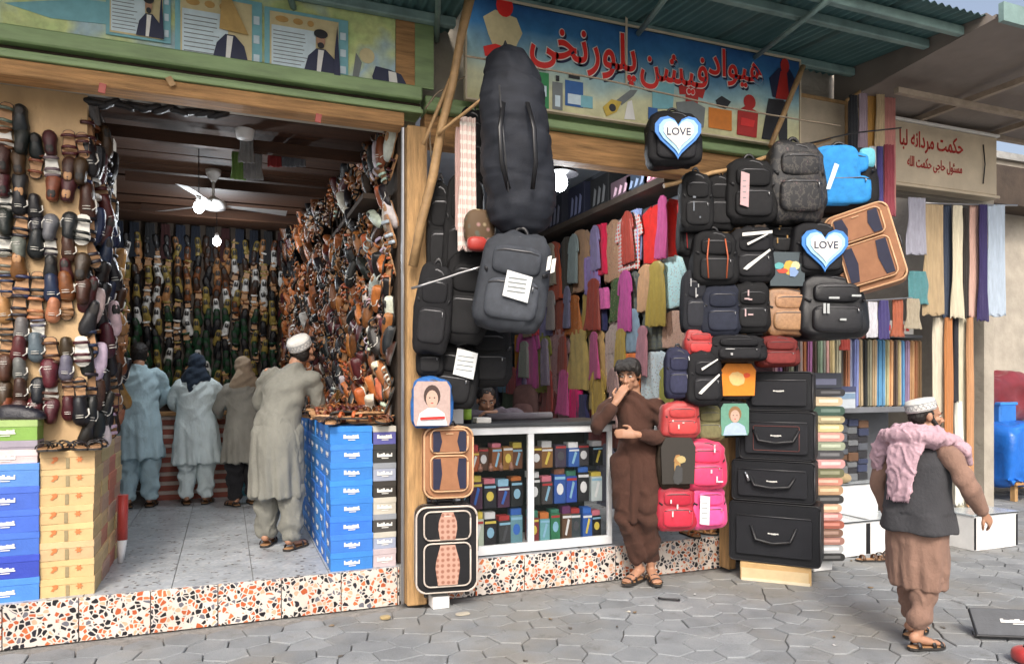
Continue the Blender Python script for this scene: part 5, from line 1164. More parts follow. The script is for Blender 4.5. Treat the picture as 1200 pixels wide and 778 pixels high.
bulb('bright lit bulb under a black shade inside the bag shop', onY(656, 214, 5.9), .07, 4.0, 30, shade=True)
fn = thing('ceiling_fan', 'white three-bladed ceiling fan in the shoe shop', 'fan', onY(250, 240, 6.8))
bm = bmesh.new(); loft(bm, [(0, 0, -.05, .04, .04), (0, 0, -.035, .10, .10), (0, 0, .02, .11, .11), (0, 0, .05, .05, .05), (0, 0, .07, .02, .02)], 20); obj('motor', bm, WHITE, fn)
bm = bmesh.new(); loft(bm, [(0, 0, .07, .012, .012), (0, 0, .20, .012, .012)], 8); loft(bm, [(0, 0, .20, .02, .02), (0, 0, .26, .06, .06), (0, 0, .30, .065, .065)], 14); obj('downrod', bm, WHITE, fn)
for a in (12, 135, 250):
    bm = bmesh.new(); v = [bm.verts.new(p) for p in ((.10, -.03, .0), (.62, -.06, .015), (.64, .05, -.01), (.10, .03, -.005))]; bm.faces.new(v); bmesh.ops.solidify(bm, geom=bm.faces[:], thickness=.006); obj('blade', bm, WHITE, fn, rot=(0, 0, R(a)))
def cyl_lamp(label, p, col, name, cat):
    bm = bmesh.new(); loft(bm, [(0, 0, -.10, .03, .03), (0, 0, -.09, .06, .06), (0, 0, 0, .075, .075), (0, 0, .07, .06, .06), (0, 0, .09, .02, .02)], 16); o = obj(name, bm, col, None); o.location = p; tag(o, label, cat)
cyl_lamp('white rounded pot hanging from the shoe shop ceiling', onY(287, 149, 5.9), WHITE, 'hanging_pot', 'pot')
garment('scarf', 'pale grey cloth hanging below the white pot', 'cloth', onY(289, 160, 5.95), .13, .2, (.2, .2, .2))
for k, (x, c_) in enumerate(((279, (.12, .22, .05)), (292, (.25, .25, .26)), (300, (.25, .25, .25)), (322, (.25, .02, .02)), (338, (.12, .13, .15)), (350, (.15, .16, .18)))):
    garment('scarf', f'{["leafy green", "pale grey", "light grey", "dark red", "dull grey", "bluish grey"][k]} bundle hanging under the shoe shop ceiling boards', 'bundle', onY(x, 158 if k > 2 else 178, 6.2), .12, .26 if k > 2 else .22, c_, tilt=0)
for k, x in enumerate(range(112, 270, 16)):
    o = link('hanging_shoe', SH_ONE[('shoe', 'rubber')], None, CN['black'], onY(x, 121 + (x - 112) * .1, 5.42), (0, R(90 + U(-25, 25)), 0), .55); tag(o, f'tiny dark shoe strung behind the timber lintel, {["first", "second", "third", "fourth", "fifth", "sixth", "seventh", "eighth", "ninth", "tenth"][k]} from the doorway edge', 'shoe', 'small shoes strung behind the lintel')
# goods on the high shelf of the bag shop
for i, (x, y0, y1, c_, nm) in enumerate(((650, 228, 268, (.02, .02, .03), 'black'), (675, 216, 258, (.018, .02, .04), 'dark navy'), (702, 210, 250, (.02, .02, .02), 'dull black'), (727, 212, 238, (.16, .10, .12), 'greyish pink'), (746, 205, 230, (.06, .08, .12), 'slate blue'), (768, 200, 226, (.45, .2, .26), 'pink'))):
    p = onX(x, y1 - 2, 3.7); q = onX(x, y0, 3.7); hh = q.z - p.z; t = thing('carton', f'{nm} carton standing on the high shelf under the bag shop ceiling', 'carton', (3.72, p.y, 3.422), R(-90))
    bx('box', CARD, t, -.2, .2, -.02, .2, 0, hh, .004, color=c_)
    for k in range(3): flat('printed_shape', OCP, t, [(-.14 + .1 * k, .05), (-.09 + .1 * k, .06), (-.06 + .1 * k, hh * .6), (-.10 + .1 * k, hh * .7)], y=-.0205, th=.003, color=[v * 6 + .08 for v in c_])
for a, b_ in ((3.3, 5.5), (2.2, 5.5)):
    pass
# ------------------------------------------------------------------ fabric shop
random.seed(5)
names = {'lilac': (.28, .2, .34), 'dark brown': (.07, .05, .04), 'sage': (.3, .38, .25), 'black': (.015, .015, .015), 'beige': (.48, .38, .26), 'rust': (.38, .15, .07), 'mauve': (.42, .2, .35), 'grey green': (.2, .22, .16), 'pink': (.55, .3, .34), 'pale green': (.45, .52, .38), 'blue violet': (.22, .25, .48), 'sand': (.4, .33, .2), 'sky blue': (.1, .28, .45), 'peach': (.6, .32, .18), 'orange tan': (.5, .25, .1)}
seq = ['pink', 'lilac', 'dark brown', 'sage', 'black', 'beige', 'rust', 'mauve', 'dark brown', 'sage', 'grey green', 'pink', 'beige', 'pale green', 'dark brown', 'rust', 'blue violet', 'blue violet', 'sand', 'black', 'grey green', 'sand', 'sky blue', 'sky blue', 'beige', 'peach', 'dark brown', 'sand', 'sky blue', 'lilac', 'peach', 'orange tan', 'peach']
for i, cn in enumerate(seq):
    x = 4.72 + i * .0575; col = [v * U(.85, 1.15) for v in names[cn]]
    bm = bmesh.new(); box(bm, -.026, .026, 0, .28, 0, .66); bevel_all(bm, .012, 2)
    o = obj('fabric_bolt', bm, CLOTH, None, color=col); o.location = (x, 5.32 + U(-.01, .015), 1.337); o.rotation_euler = (0, R(U(-1, 1)), 0)
    tag(o, f'{cn} fabric bolt standing next to the {seq[i - 1] if i else "mottled"} and {seq[i + 1] if i < len(seq) - 1 else "outermost"} bolts on the shelf', 'fabric bolt', 'fabric bolts standing on the grey shelf')
b = thing('shelf_sign', 'white strip with red lettering above the fabric bolts', 'sign', (5.05, 5.28, 2.055)); bx('board', WPR, b, 0, 1.35, 0, .015, 0, .13); 
bm = bmesh.new(); rr = random.Random(3); x = .85
for k in range(9): prism(bm, rect(.75 + k * .062, .79 + k * .062, .03, .03 + rr.uniform(.03, .07)), -.003, -.0002)
obj('lettering', bm, RED, b)
# hanging scarves, (px, top y, bottom px, bottom y, width, colour, name)
SC_ = [(1000, 112, 1003, 196, .10, (.02, .022, .028), 'black'), (1011, 106, 1012, 196, .09, (.42, .33, .40), 'lilac'), (1021, 100, 1022, 192, .10, (.62, .34, .09), 'yellow ochre'), (1031, 95, 1032, 190, .09, (.62, .48, .30), 'cream'), (1042, 88, 1050, 250, .13, (.58, .25, .22), 'salmon pink'),
       (1008, 176, 1012, 232, .09, (.05, .02, .02), 'dark brown'), (1022, 172, 1021, 244, .07, (.62, .62, .66), 'white'), (1031, 172, 1030, 250, .07, (.06, .05, .2), 'violet'), (1042, 170, 1044, 252, .12, (.25, .04, .06), 'maroon'),
       (1074, 232, 1076, 298, .20, (.33, .33, .40), 'silver grey'), (1094, 240, 1100, 368, .22, (.42, .31, .18), 'wide sand beige'), (1110, 241, 1122, 370, .12, (.03, .045, .08), 'dark navy'), (1122, 241, 1137, 370, .13, (.62, .56, .42), 'ivory'), (1131, 244, 1146, 370, .08, (.02, .014, .012), 'black brown'), (1141, 240, 1152, 370, .12, (.60, .38, .32), 'blush pink'), (1152, 240, 1163, 374, .11, (.03, .02, .10), 'indigo'), (1167, 240, 1182, 368, .22, (.42, .50, .60), 'pale blue'),
       (1008, 356, 1008, 396, .10, (.20, .05, .04), 'brick'), (1022, 354, 1020, 395, .10, (.6, .6, .66), 'milk white'), (1036, 352, 1035, 397, .12, (.05, .04, .16), 'deep violet'), (1052, 350, 1050, 394, .13, (.36, .10, .05), 'rust red'), (1070, 350, 1068, 385, .16, (.35, .30, .22), 'striped khaki'), (1076, 318, 1078, 356, .22, (.07, .22, .24), 'teal'),
       (1100, 372, 1108, 500, .10, (.62, .56, .44), 'long ivory'), (1112, 372, 1117, 560, .07, (.45, .18, .06), 'long orange tan'), (1120, 372, 1122, 470, .06, (.02, .02, .03), 'narrow black'), (1128, 372, 1130, 600, .09, (.60, .56, .42), 'long pale cream'), (1137, 372, 1139, 590, .06, (.48, .25, .12), 'long peach brown'), (1124, 470, 1126, 590, .07, (.66, .66, .6), 'long off-white'), (990, 398, 992, 410, .1, (.3, .04, .03), 'short red')]
for i, (x0, y0, x1, y1, w, c_, nm) in enumerate(SC_):
    Y = 4.95 + .03 * (i % 3) + (.05 if i > 22 else 0)
    if i in (5, 6, 7, 8): Y = 4.84
    hang(f'{nm} scarf or cloth hanging at the fabric shop front', (x0, y0), (x1, y1), Y, c_, None, w * (1.8 if nm[:4] == 'long' else 1.25), kind='scarf', dp=.06, rz=-8)
pole('hanging_rail', 'thin rail carrying the row of plain shawls', [onY(1083, 238, 4.98), onY(1192, 241, 4.98)], .009, STEEL, 'rail', 6)
pole('hanging_rail', 'stick holding the bright scarves under the grey canopy', [onY(992, 118, 4.97), onY(1062, 70, 4.97)], .015, BAMBOO, 'stick', 6)
pole('hanging_rail', 'lower rail of the scarves above the fabric bolts', [onY(992, 354, 4.99), onY(1086, 348, 4.99)], .009, STEEL, 'rail', 6)
pole('support_pole', 'slim pale pole among the long hanging cloths', [onY(1133, 372, 5.12), onY(1136, 608, 5.12)], .022, BAMBOO, 'pole')
# column of folded goods
zz = 0; i = 0; cc = ['black and cream', 'pale grey', 'pinkish brown', 'dull brown', 'brick', 'rose', 'peach', 'dark', 'tan', 'salmon', 'olive', 'pink', 'charcoal', 'sage', 'rosy', 'straw', 'khaki', 'dark green', 'sand', 'black']
ccl = {'black and cream': (.02, .02, .02), 'pale grey': (.35, .36, .37), 'pinkish brown': (.30, .15, .12), 'dull brown': (.18, .10, .07), 'brick': (.3, .09, .06), 'rose': (.5, .24, .22), 'peach': (.55, .33, .22), 'dark': (.03, .03, .03), 'tan': (.4, .25, .14), 'salmon': (.5, .22, .16), 'olive': (.12, .12, .06), 'pink': (.55, .28, .27), 'charcoal': (.05, .05, .055), 'sage': (.25, .28, .2), 'rosy': (.5, .26, .22), 'straw': (.5, .42, .2), 'khaki': (.33, .28, .16), 'dark green': (.03, .07, .05), 'sand': (.5, .4, .26), 'black': (.015, .015, .018)}
tag(bx('plastic_crate', WHITE, None, 4.56, 4.76, 4.70, 4.95, 0, .10, .006), 'small white block under the column of folded fabric packs', 'block')
zz = .102
for i, cn in enumerate(cc):
    hh = U(.062, .08); bm = bmesh.new(); prism(bm, rrect(.26, hh - .004, hh * .42, 4, .001), 0, .3)
    t = thing('folded_pack', f'{cn} folded pack in the tall column beside the travel cases', 'fabric pack', (4.63 + U(-.012, .012), 4.62 + U(-.01, .01), zz), R(-20 + U(-3, 3))); obj('pack', bm, SATIN, t, color=ccl[cn])
    bx('label_band', OCP, t, -.07, .09, -.002, .29, hh * .35, hh * .7, color=[min(1, v * 1.6 + .08) for v in ccl[cn]]); zz += hh
t = thing('carton', 'black folded stack of packets on top of the tall column of packs', 'carton', (4.63, 4.66, zz + .001), R(-18)); bx('box', CARD, t, -.15, .15, 0, .26, 0, .13, .004, color=(.03, .035, .05)); bx('label', OCP, t, -.1, .1, -.003, 0, .03, .08, color=(.12, .13, .2))
t = thing('carton', 'pale blue and white carton on the shelf before the fabric bolts', 'carton', (5.10, 5.06, 1.337), 0); bx('box', CARD, t, 0, .30, 0, .18, 0, .20, .004, color=(.5, .55, .6)); bx('lid', CARD, t, -.003, .303, -.003, .183, .15, .203, .002, color=(.06, .07, .14)); bx('stripe', OCP, t, .01, .29, -.004, -.0005, .09, .14, color=(.2, .3, .42))
# white display tables with black strips
def table(label, x0, x1, y0, y1, z1, n):
    t = thing('display_table', label, 'display table', (x0, y0, 0)); W_, D_ = x1 - x0, y1 - y0
    bx('cabinet', WHITE, t, 0, W_, 0, D_, .0, z1 - .02, .004); bx('glass_top', mat('glossy_top', (.5, .55, .58), .08), t, -.01, W_ + .01, -.01, D_, z1 - .018, z1, .003)
    for k in range(n + 1): bx('black_strip', BLACK, t, W_ * k / n - .025 * (k > 0), W_ * k / n + .025 * (k < n), -.003, .001, .01, z1 - .03)
    bx('black_strip', BLACK, t, .0, W_, -.012, -.008 + .004, z1 - .012, z1 - .002); 
    for k in range(1, n): bx('black_strip', BLACK, t, W_ * k / n - .015, W_ * k / n + .015, .0, D_ - .01, z1 + .0005, z1 + .003)
table('low white table with black strips nearest the paving at the fabric shop', 4.98, 5.95, 4.98, 5.3, .32, 2)
table('higher white table with glossy top against the fabric shop shelves', 4.72, 5.98, 5.31, 5.72, .60, 2)
table('white cabinet end jutting out past the man in the waistcoat', 6.5, 7.1, 4.72, 5.2, .34, 1)
# stacked goods under the shelf
k = 0
for ci in range(9):
    zz = .605
    while zz < 1.2:
        hh = U(.05, .09); cn, c_ = CHC([('black', (.02, .02, .025)), ('slate', (.08, .09, .11)), ('dark blue', (.03, .04, .09)), ('grey', (.14, .15, .16)), ('brown', (.12, .06, .03))]); 
        if ci == 3 and zz > .95: cn, c_ = 'orange', (.45, .16, .04)
        o = bx('fabric_pack', SATIN, None, 4.76 + ci * .135, 4.885 + ci * .135, 5.42 + U(0, .02), 5.68, zz, zz + hh - .004, .008, color=c_); tag(o, f'{cn} folded pack in the {NTH[ci]} stack on the glossy table below the fabric bolts', 'fabric pack', f'{cn} packs stacked below the fabric bolts'); zz += hh
for cn, p, s, c_ in (('crumpled beige', onY(1000, 535, 5.2), (.12, .08, .05), (.4, .3, .16)), ('grey blue', onY(975, 510, 5.25), (.12, .1, .06), (.15, .2, .26)), ('brown crumpled', onY(960, 528, 5.2), (.1, .07, .05), (.3, .16, .11))):
    bm = bmesh.new(); ell(bm, (0, 0, 0), s, 18, 10, e=.8); me = to_mesh('cloth_heap', bm, CLOTH); wrinkle(me, .02, 14); o = link('cloth_heap', me, None, c_, (p.x, 5.36, .66)); tag(o, f'{cn} cloth lying on the glossy white table', 'cloth')
def slipper(p, rz, col, label):
    o = link('sandal', SH_ONE[('sandal', 'rubber')], None, col, p, (-math.pi / 2, 0, 0)); o.matrix_world = Matrix.Translation(p) @ Matrix.Rotation(rz, 4, 'Z') @ Matrix.Rotation(-math.pi / 2, 4, 'X'); tag(o, label, 'sandal')
slipper((5.30, 4.80, .004), R(70), (.12, .06, .03), 'brown sandal left on the paving by the low white table'); slipper((5.52, 4.84, .004), R(95), (.05, .03, .02), 'darker sandal left on the paving by the low white table')
# far right market heap
def heap(name, label, cat, c, r, col, m=None, seed=1, amp=.12):
    bm = bmesh.new(); ell(bm, (0, 0, 0), r, 48, 26, e=.65 if name != 'tarpaulin' else .22); me = to_mesh(name, bm, m or SATIN); 
    for v in me.vertices: v.co += v.normal * (amp * (mnoise.noise(v.co * 2.6 + Vector((seed, 0, 0))) + .6 * abs(mnoise.noise(v.co * 6 + Vector((0, seed, 0))))))
    if name == 'tarpaulin':
        for v in me.vertices: v.co += Vector((v.co.x, v.co.y, 0)).normalized() * (.045 * math.sin(math.atan2(v.co.y, v.co.x) * 14) * max(0, .25 - v.co.z))
    tag(link(name, me, None, col, c), label, cat)
heap('tarpaulin', 'shiny blue tarpaulin draped over a stall table', 'tarpaulin', (10.15, 6.85, .60), (.66, .5, .40), (.02, .17, .62), MATS.get('x') or mat('tarp', (.02, .16, .62), .28, nz=(4, .2), bump=(9, .6)))
heap('cloth_heap', 'dark red heap of cloth bundles beyond the blue tarpaulin', 'cloth heap', (10.3, 7.3, 1.35), (.7, .4, .36), (.20, .012, .02), seed=4)
t = thing('crate', 'salmon orange crate beside the dark red cloth heap', 'crate', (9.48, 6.9, .98)); bx('box', CARD, t, 0, .32, 0, .4, 0, .42, .02, color=(.58, .2, .1)); bx('opening', BLACK, t, .11, .2, -.003, .001, .14, .24)
t = thing('crate', 'bright blue crate on top of the tarpaulin', 'crate', (9.95, 6.85, 1.0)); bx('box', CARD, t, 0, .34, 0, .35, 0, .28, .02, color=(.04, .22, .62)); bx('rim', CARD, t, -.01, .35, -.01, .36, .25, .29, .005, color=(.06, .3, .75))
st = thing('stall_table', 'wooden stall table under the blue tarpaulin', 'table', (9.6, 6.4, 0)); bx('top', WOODX, st, 0, 1.4, 0, .9, .22, .26)
for x, y in ((.05, .05), (1.3, .05), (.05, .8), (1.3, .8)): bx('leg', WOOD, st, x, x + .06, y, y + .06, 0, .219)
# things on the paving, near right corner
t = thing('sign_board', 'dark grey board with white lettering lying tilted on the paving', 'board', (4.30, 3.10, .035), rot=(R(-38), 0, R(-28)))
bx('board', mat('slate_board', (.05, .055, .065), .5), t, 0, .42, 0, .03, 0, .17, .004); link('lettering', MK[1], t, loc=(.27, -.001, .085), scale=(2.0, 1, .8)); bx('rim', BLACK, t, -.008, .428, -.002, .032, -.008, 0)
bm = bmesh.new(); ell(bm, (0, 0, .06), (.14, .1, .07), 20, 12, e=.7); me = to_mesh('body', bm, SATIN); t = thing('red_bag', 'red and purple bag at the bottom corner of the paving', 'bag', (4.24, 2.74, .0), R(-20), scale=.72); link('body', me, t, (.40, .03, .03)); bm = bmesh.new(); tube(bm, [(-.07, 0, .11), (-.03, 0, .19), (.05, 0, .19), (.08, 0, .11)], .008, 6); obj('handle', bm, BLACK, t)
bm = bmesh.new(); ell(bm, (.15, .0, .05), (.08, .09, .06), 16, 10, e=.7); obj('purple_side', bm, SATIN, t, color=(.25, .03, .14))
pole('twig', 'dark stick lying on the paving', [(2.93, 4.53, .012), (3.05, 4.43, .012)], .008, BLACK, 'stick', 6)
heap('dry_leaf', 'crumpled yellowish scrap on the paving by the tiled kerb', 'scrap', (.99, 4.83, .012), (.035, .025, .012), (.35, .26, .12), CLOTH, 3, .01); heap('dry_leaf', 'pale flattened scrap near the white block', 'scrap', (1.50, 4.72, .008), (.05, .03, .006), (.42, .38, .3), CLOTH, 6, .006)
rb = thing('plastic_roll', 'red and white plastic roll standing behind the beige boxes', 'roll', (-.715, 6.05, ZF + .001)); bm = bmesh.new(); tube(bm, [(0, 0, .17), (.005, 0, .50)], .036, 12); obj('red_wrap', bm, SATIN, rb, color=(.42, .04, .03)); bm = bmesh.new(); tube(bm, [(-.01, 0, 0), (0, 0, .169)], [.02, .034], 10); obj('white_foot', bm, WHITE, rb)

# ------------------------------------------------------------------ people
SKIN = mat('skin', (.40, .21, .13), .55, nz=(9, .15), bump=(90, .12)); SKIN.node_tree.nodes['Principled BSDF'].inputs['Subsurface Weight'].default_value = .06
HAIR = mat('hair', (.014, .011, .010), .5, nz=(30, .3), bump=(160, .5), stretch=(1, 1, .3))
EYEW = mat('eye', (.6, .57, .53), .2, nz=(10, .05), bump=(10, 0))
def cloth_mat(name, col, rough=.95): return mat(name, col, rough, nz=(6, .24), bump=(48, .4), sheen=.03, stretch=(1, 1, .6))
def V3(*a): return Vector(a)
def rotm(yaw, pitch, roll=0): return (Matrix.Rotation(R(yaw), 3, 'Z') @ Matrix.Rotation(R(pitch), 3, 'X') @ Matrix.Rotation(R(roll), 3, 'Y'))
def hand(bm, W, F, U_, side, curl=.5, s=1.0, spread=.1):
    """W wrist, F direction of the fingers, U_ back-of-hand normal, side +1 thumb towards F x U_"""
    F = F.normalized(); U_ = (U_ - F * U_.dot(F)).normalized(); S = F.cross(U_) * side
    limb(bm, [W - F * .02, W + F * .03 * s, W + F * .085 * s], [(.017 * s, .026 * s), (.016 * s, .036 * s), (.013 * s, .037 * s)], 12, up=U_)
    for k, (o, L) in enumerate(((.028, .068), (.010, .078), (-.009, .072), (-.027, .056))):
        b = W + F * .088 * s + S * o * s; p = [b]; dr = F.copy(); ang = 0
        for q in (.45, .32, .26):
            ang += curl * .75; dr = (F * math.cos(ang) - U_ * math.sin(ang)) + S * o * spread * 8; p.append(p[-1] + dr.normalized() * L * q * s)
        limb(bm, p, [.0098 * s, .0092 * s, .0085 * s, .0072 * s], 8)
    b = W + F * .03 * s + S * .03 * s; p1 = b + (F * .55 + S * .75 - U_ * .25).normalized() * .035 * s; p2 = p1 + (F * .85 + S * .25 - U_ * .35).normalized() * .032 * s; p3 = p2 + (F * .9 - U_ * (.3 + curl * .4)).normalized() * .024 * s
    limb(bm, [b - S * .012 * s, p1, p2, p3], [.014 * s, .012 * s, .0105 * s, .008 * s], 8)
def head(bm, c, M):
    """c centre of the skull (eye height), M rotation; face towards -Y"""
    f = lambda *a: c + M @ Vector(a)
    ell(bm, f(0, .012, .03), (.074, .092, .088), 18, 12, M)                 # skull
    ell(bm, f(0, -.022, -.035), (.058, .066, .078), 16, 12, M)              # face
    ell(bm, f(0, -.048, -.088), (.034, .032, .026), 12, 8, M)               # chin
    limb(bm, [f(0, -.078, .012), f(0, -.094, -.012), f(0, -.108, -.034)], [.009, .011, .014], 10)   # nose
    for s in (-1, 1):
        ell(bm, f(s * .013, -.098, -.036), (.010, .012, .008), 8, 6, M)
        ell(bm, f(s * .036, -.072, .020), (.026, .016, .009), 10, 6, M)     # brow
        ell(bm, f(s * .042, -.062, -.022), (.020, .020, .018), 10, 6, M)    # cheek
        ell(bm, f(s * .077, .008, -.008), (.010, .020, .031), 10, 8, M @ Matrix.Rotation(s * .35, 3, 'Z'))   # ear
        ell(bm, f(s * .05, -.01, -.07), (.018, .035, .028), 10, 6, M)       # jaw
    ell(bm, f(0, -.084, -.060), (.024, .013, .007), 10, 6, M); ell(bm, f(0, -.081, -.071), (.021, .013, .008), 10, 6, M)   # lips
def person(label, loc, rotz, sc, P, kurta, trousers, hem=.44, rx=1.0, flare=1.0, capt=-8, vest=None, beard=False, hair='short', headw=None, hat=None, hands=True, build=1.0, vox=.0085, sandal=(.04, .03, .025), bare=False):
    """P: joint positions in a 1.72 m frame facing -Y; s=-1 is the person's right side (x < 0)"""
    t = thing('person', label, 'person', loc, rotz, scale=sc)
    pel, chest, neck, hc = P['pelvis'], P['chest'], P['neck'], P['head']; HM = rotm(*P.get('headrot', (0, 0)))
    # body, one continuous surface
    bm = bmesh.new()
    k_ = min(1, build * rx); limb(bm, [pel, (pel + chest) / 2, chest, neck - V3(0, 0, .04)], [(.10 * k_, .13 * k_), (.09 * k_, .115 * k_), (.095 * k_, .13 * k_), (.055, .07)], 16, up=(0, 1, 0))
    limb(bm, [neck - V3(0, 0, .05), neck + V3(0, 0, .03), hc + HM @ V3(0, .02, -.05)], [.056, .052, .05], 14)
    head(bm, hc, HM)
    for s, k in ((-1, 'R'), (1, 'L')):
        sh, el, wr = P['sh' + k], P['el' + k], P['wr' + k]
        limb(bm, [sh, sh.lerp(el, .5), el, el.lerp(wr, .35), wr], [.036, .040, .036, .034, .024], 12)
        hd = P['hd' + k]; hand(bm, wr, hd[0], hd[1], hd[2], hd[3] if len(hd) > 3 else .45)
        hp, kn, an = P['hp' + k], P['kn' + k], P['an' + k]
        limb(bm, [hp, hp.lerp(kn, .5), kn, kn.lerp(an, .3), an], [.078, .066, .046, .042, .031], 12)
        fd = P['ft' + k].normalized(); side = V3(-fd.y, fd.x, 0)
        limb(bm, [an + V3(0, 0, -.02) - fd * .035, an + V3(0, 0, -.045) + fd * .05, an + V3(0, 0, -.062) + fd * .125, an + V3(0, 0, -.068) + fd * .165], [(.036, .032), (.030, .036), (.018, .042), (.013, .036)], 12, up=(0, 0, 1))
        for q in range(5):
            b = an + V3(0, 0, -.07) + fd * (.165 - abs(q - 1.2) * .007) + side * (.030 - q * .0155) * (1 if k == 'R' else -1) ; limb(bm, [b, b + fd * (.034 if q == 0 else .026)], [.0125 if q == 0 else .0095, .010 if q == 0 else .0075], 8)
    bd_ = link('body', remesh('body', bm, vox, 2, SKIN), t)
    # eyes, brows
    for s in (-1, 1):
        bm = bmesh.new(); ell(bm, hc + HM @ V3(s * .032, -.0725, .002), (.0125, .010, .0085), 10, 8, HM); e = obj('eye', bm, EYEW, t)
        bm = bmesh.new(); ell(bm, hc + HM @ V3(s * .031, -.0812, .001), (.0062, .003, .0062), 8, 6, HM); obj('iris', bm, BLACK, e)
        bm = bmesh.new(); limb(bm, [hc + HM @ V3(s * .014, -.090, .022), hc + HM @ V3(s * .036, -.088, .029), hc + HM @ V3(s * .056, -.072, .022)], [.004, .005, .003], 6); obj('eyebrow', bm, HAIR, t)
    if hair:
        bm = bmesh.new(); ell(bm, hc + HM @ V3(0, .024, .042 if not hat else .028), (.084, .096, .088) if not hat else (.080, .092, .07), 20, 12, HM); ell(bm, hc + HM @ V3(0, .055, -.005), (.076, .062, .075), 16, 10, HM)
        if hair == 'fringe':
            for s in range(-4, 5): limb(bm, [hc + HM @ V3(s * .016, -.04, .11), hc + HM @ V3(s * .018, -.092, .075), hc + HM @ V3(s * .019 - .008, -.096, .040 + .008 * (s % 2))], [.02, .015, .006], 8)
            for s in (-1, 1): ell(bm, hc + HM @ V3(s * .074, -.01, .03), (.016, .04, .045), 10, 8, HM)
        me = remesh('hair', bm, .008, 2, HAIR)
        for v in me.vertices: v.co += v.normal * .006 * mnoise.noise(v.co * 70)
        link('hair', me, t)
    if beard:
        bm = bmesh.new(); ell(bm, hc + HM @ V3(0, -.050, -.088), (.044, .046, .040), 16, 10, HM)
        for s in (-1, 1): limb(bm, [hc + HM @ V3(s * .068, -.005, .01), hc + HM @ V3(s * .058, -.03, -.05), hc + HM @ V3(s * .03, -.066, -.09)], [.010, .019, .022], 10); limb(bm, [hc + HM @ V3(s * .004, -.098, -.050), hc + HM @ V3(s * .028, -.084, -.062)], [.006, .005], 6)
        me = remesh('beard', bm, .008, 2, HAIR)
        for v in me.vertices: v.co += v.normal * .006 * mnoise.noise(v.co * 80)
        link('beard', me, t)
    if hat == 'cap':
        bm = bmesh.new(); k = Matrix.Rotation(R(capt), 3, 'X'); L = []
        prof = [(.088, .040), (.090, .060), (.088, .100), (.082, .118), (.060, .124), (.0, .126)]
        for r_, z_ in prof[:-1]: L.append([bm.verts.new(hc + HM @ (k @ V3(r_ * math.cos(a), r_ * 1.10 * math.sin(a) + .022, z_))) for a in np.linspace(0, 2 * math.pi, 28, endpoint=False)])
        for i in range(len(L) - 1):
            for q in range(28): bm.faces.new((L[i][q], L[i][(q + 1) % 28], L[i + 1][(q + 1) % 28], L[i + 1][q])).smooth = True
        bm.faces.new(L[-1]); bm.faces.new(L[0][::-1]); cp = obj('cap', bm, cloth_mat('cap_cloth', (.66, .65, .62)), t)
        bm = bmesh.new()
        for zz in (.052, .096):
            pts = [hc + HM @ (k @ V3(.0905 * math.cos(a), .0905 * 1.10 * math.sin(a) + .022, zz)) for a in np.linspace(0, 2 * math.pi, 28)]; tube(bm, pts, .0022, 5)
        for q in range(40):
            a = 2 * math.pi * q / 40; p0 = hc + HM @ (k @ V3(.091 * math.cos(a), .1 * math.sin(a) + .022, .06 + .03 * (q % 2))); p1 = hc + HM @ (k @ V3(.091 * math.cos(a + .157), .1 * math.sin(a + .157) + .022, .06 + .03 * ((q + 1) % 2))); tube(bm, [p0, p1], .0018, 4)
        o = obj('embroidery', bm, cloth_mat('cap_thread', (.35, .36, .38)), cp); o['kind'] = 'stuff'
    # trousers
    bm = bmesh.new()
    limb(bm, [pel + V3(0, 0, .08), pel - V3(0, 0, .06)], [(.13, .17), (.14, .19)], 16, up=(0, 1, 0))
    for k in ('R', 'L'):
        hp, kn, an = P['hp' + k], P['kn' + k], P['an' + k]; lo = an + V3(0, 0, .03 if not bare else .075)
        limb(bm, [hp, hp.lerp(kn, .5), kn, kn.lerp(lo, .6), lo], ([.115, .106, .094, .080, .070] if bare else [.115, .105, .098, .090, .082]), 16)
    def tf(co, no): return .009 * ridge(co, 9, 2) + .010 * np.sin(co[:, 2] * 40 + 3 * np.sin(co[:, 0] * 14) + 4 * vnoise(co, 6)) * (co[:, 2] < .55) + .007 * vnoise(co, 26, 3)
    link('trousers', remesh('trousers', bm, .012, 4, trousers, tf), t)
    # long tunic
    bm = bmesh.new(); sp = [V3(P.get('hemx', pel).x, P.get('hemx', pel).y, hem)]
    def cen(z):
        if z < pel.z: q = (z - hem) / (pel.z - hem); a = sp[0]; return (a.x + (pel.x - a.x) * q, a.y + (pel.y - a.y) * q)
        A, B = (pel, chest) if z < chest.z else (chest, neck); q = min(1, (z - A.z) / max(.01, B.z - A.z)); return (A.x + (B.x - A.x) * q, A.y + (B.y - A.y) * q)
    zs = [(hem, .245 * flare, .185 * flare), (hem + .12, .232 * (1 + flare) / 2, .175 * (1 + flare) / 2), (pel.z - .12, .215, .165), (pel.z, .200, .155), ((pel.z + chest.z) / 2, .182, .140), (chest.z, .195, .140), (neck.z - .10, .185, .115), (neck.z - .06, .145, .095), (neck.z - .03, .10, .08), (neck.z - .01, .075, .075), (neck.z + .012, .062, .066)]
    loft(bm, [(*cen(z), z, a * rx * build, b_ * build) for z, a, b_ in zs], 32)
    for k in ('R', 'L'):
        sh, el, wr = P['sh' + k], P['el' + k], P['wr' + k]; e_ = el.lerp(wr, P.get('slv', .93))
        limb(bm, [sh + (neck - sh) * .35 + V3(0, 0, -.05), sh + V3(0, 0, -.025), sh.lerp(el, .5), el, el.lerp(wr, .5), e_], [.06, .066, .066, .060, .055, .046], 16)
    yaw_ph = random.uniform(0, 6)
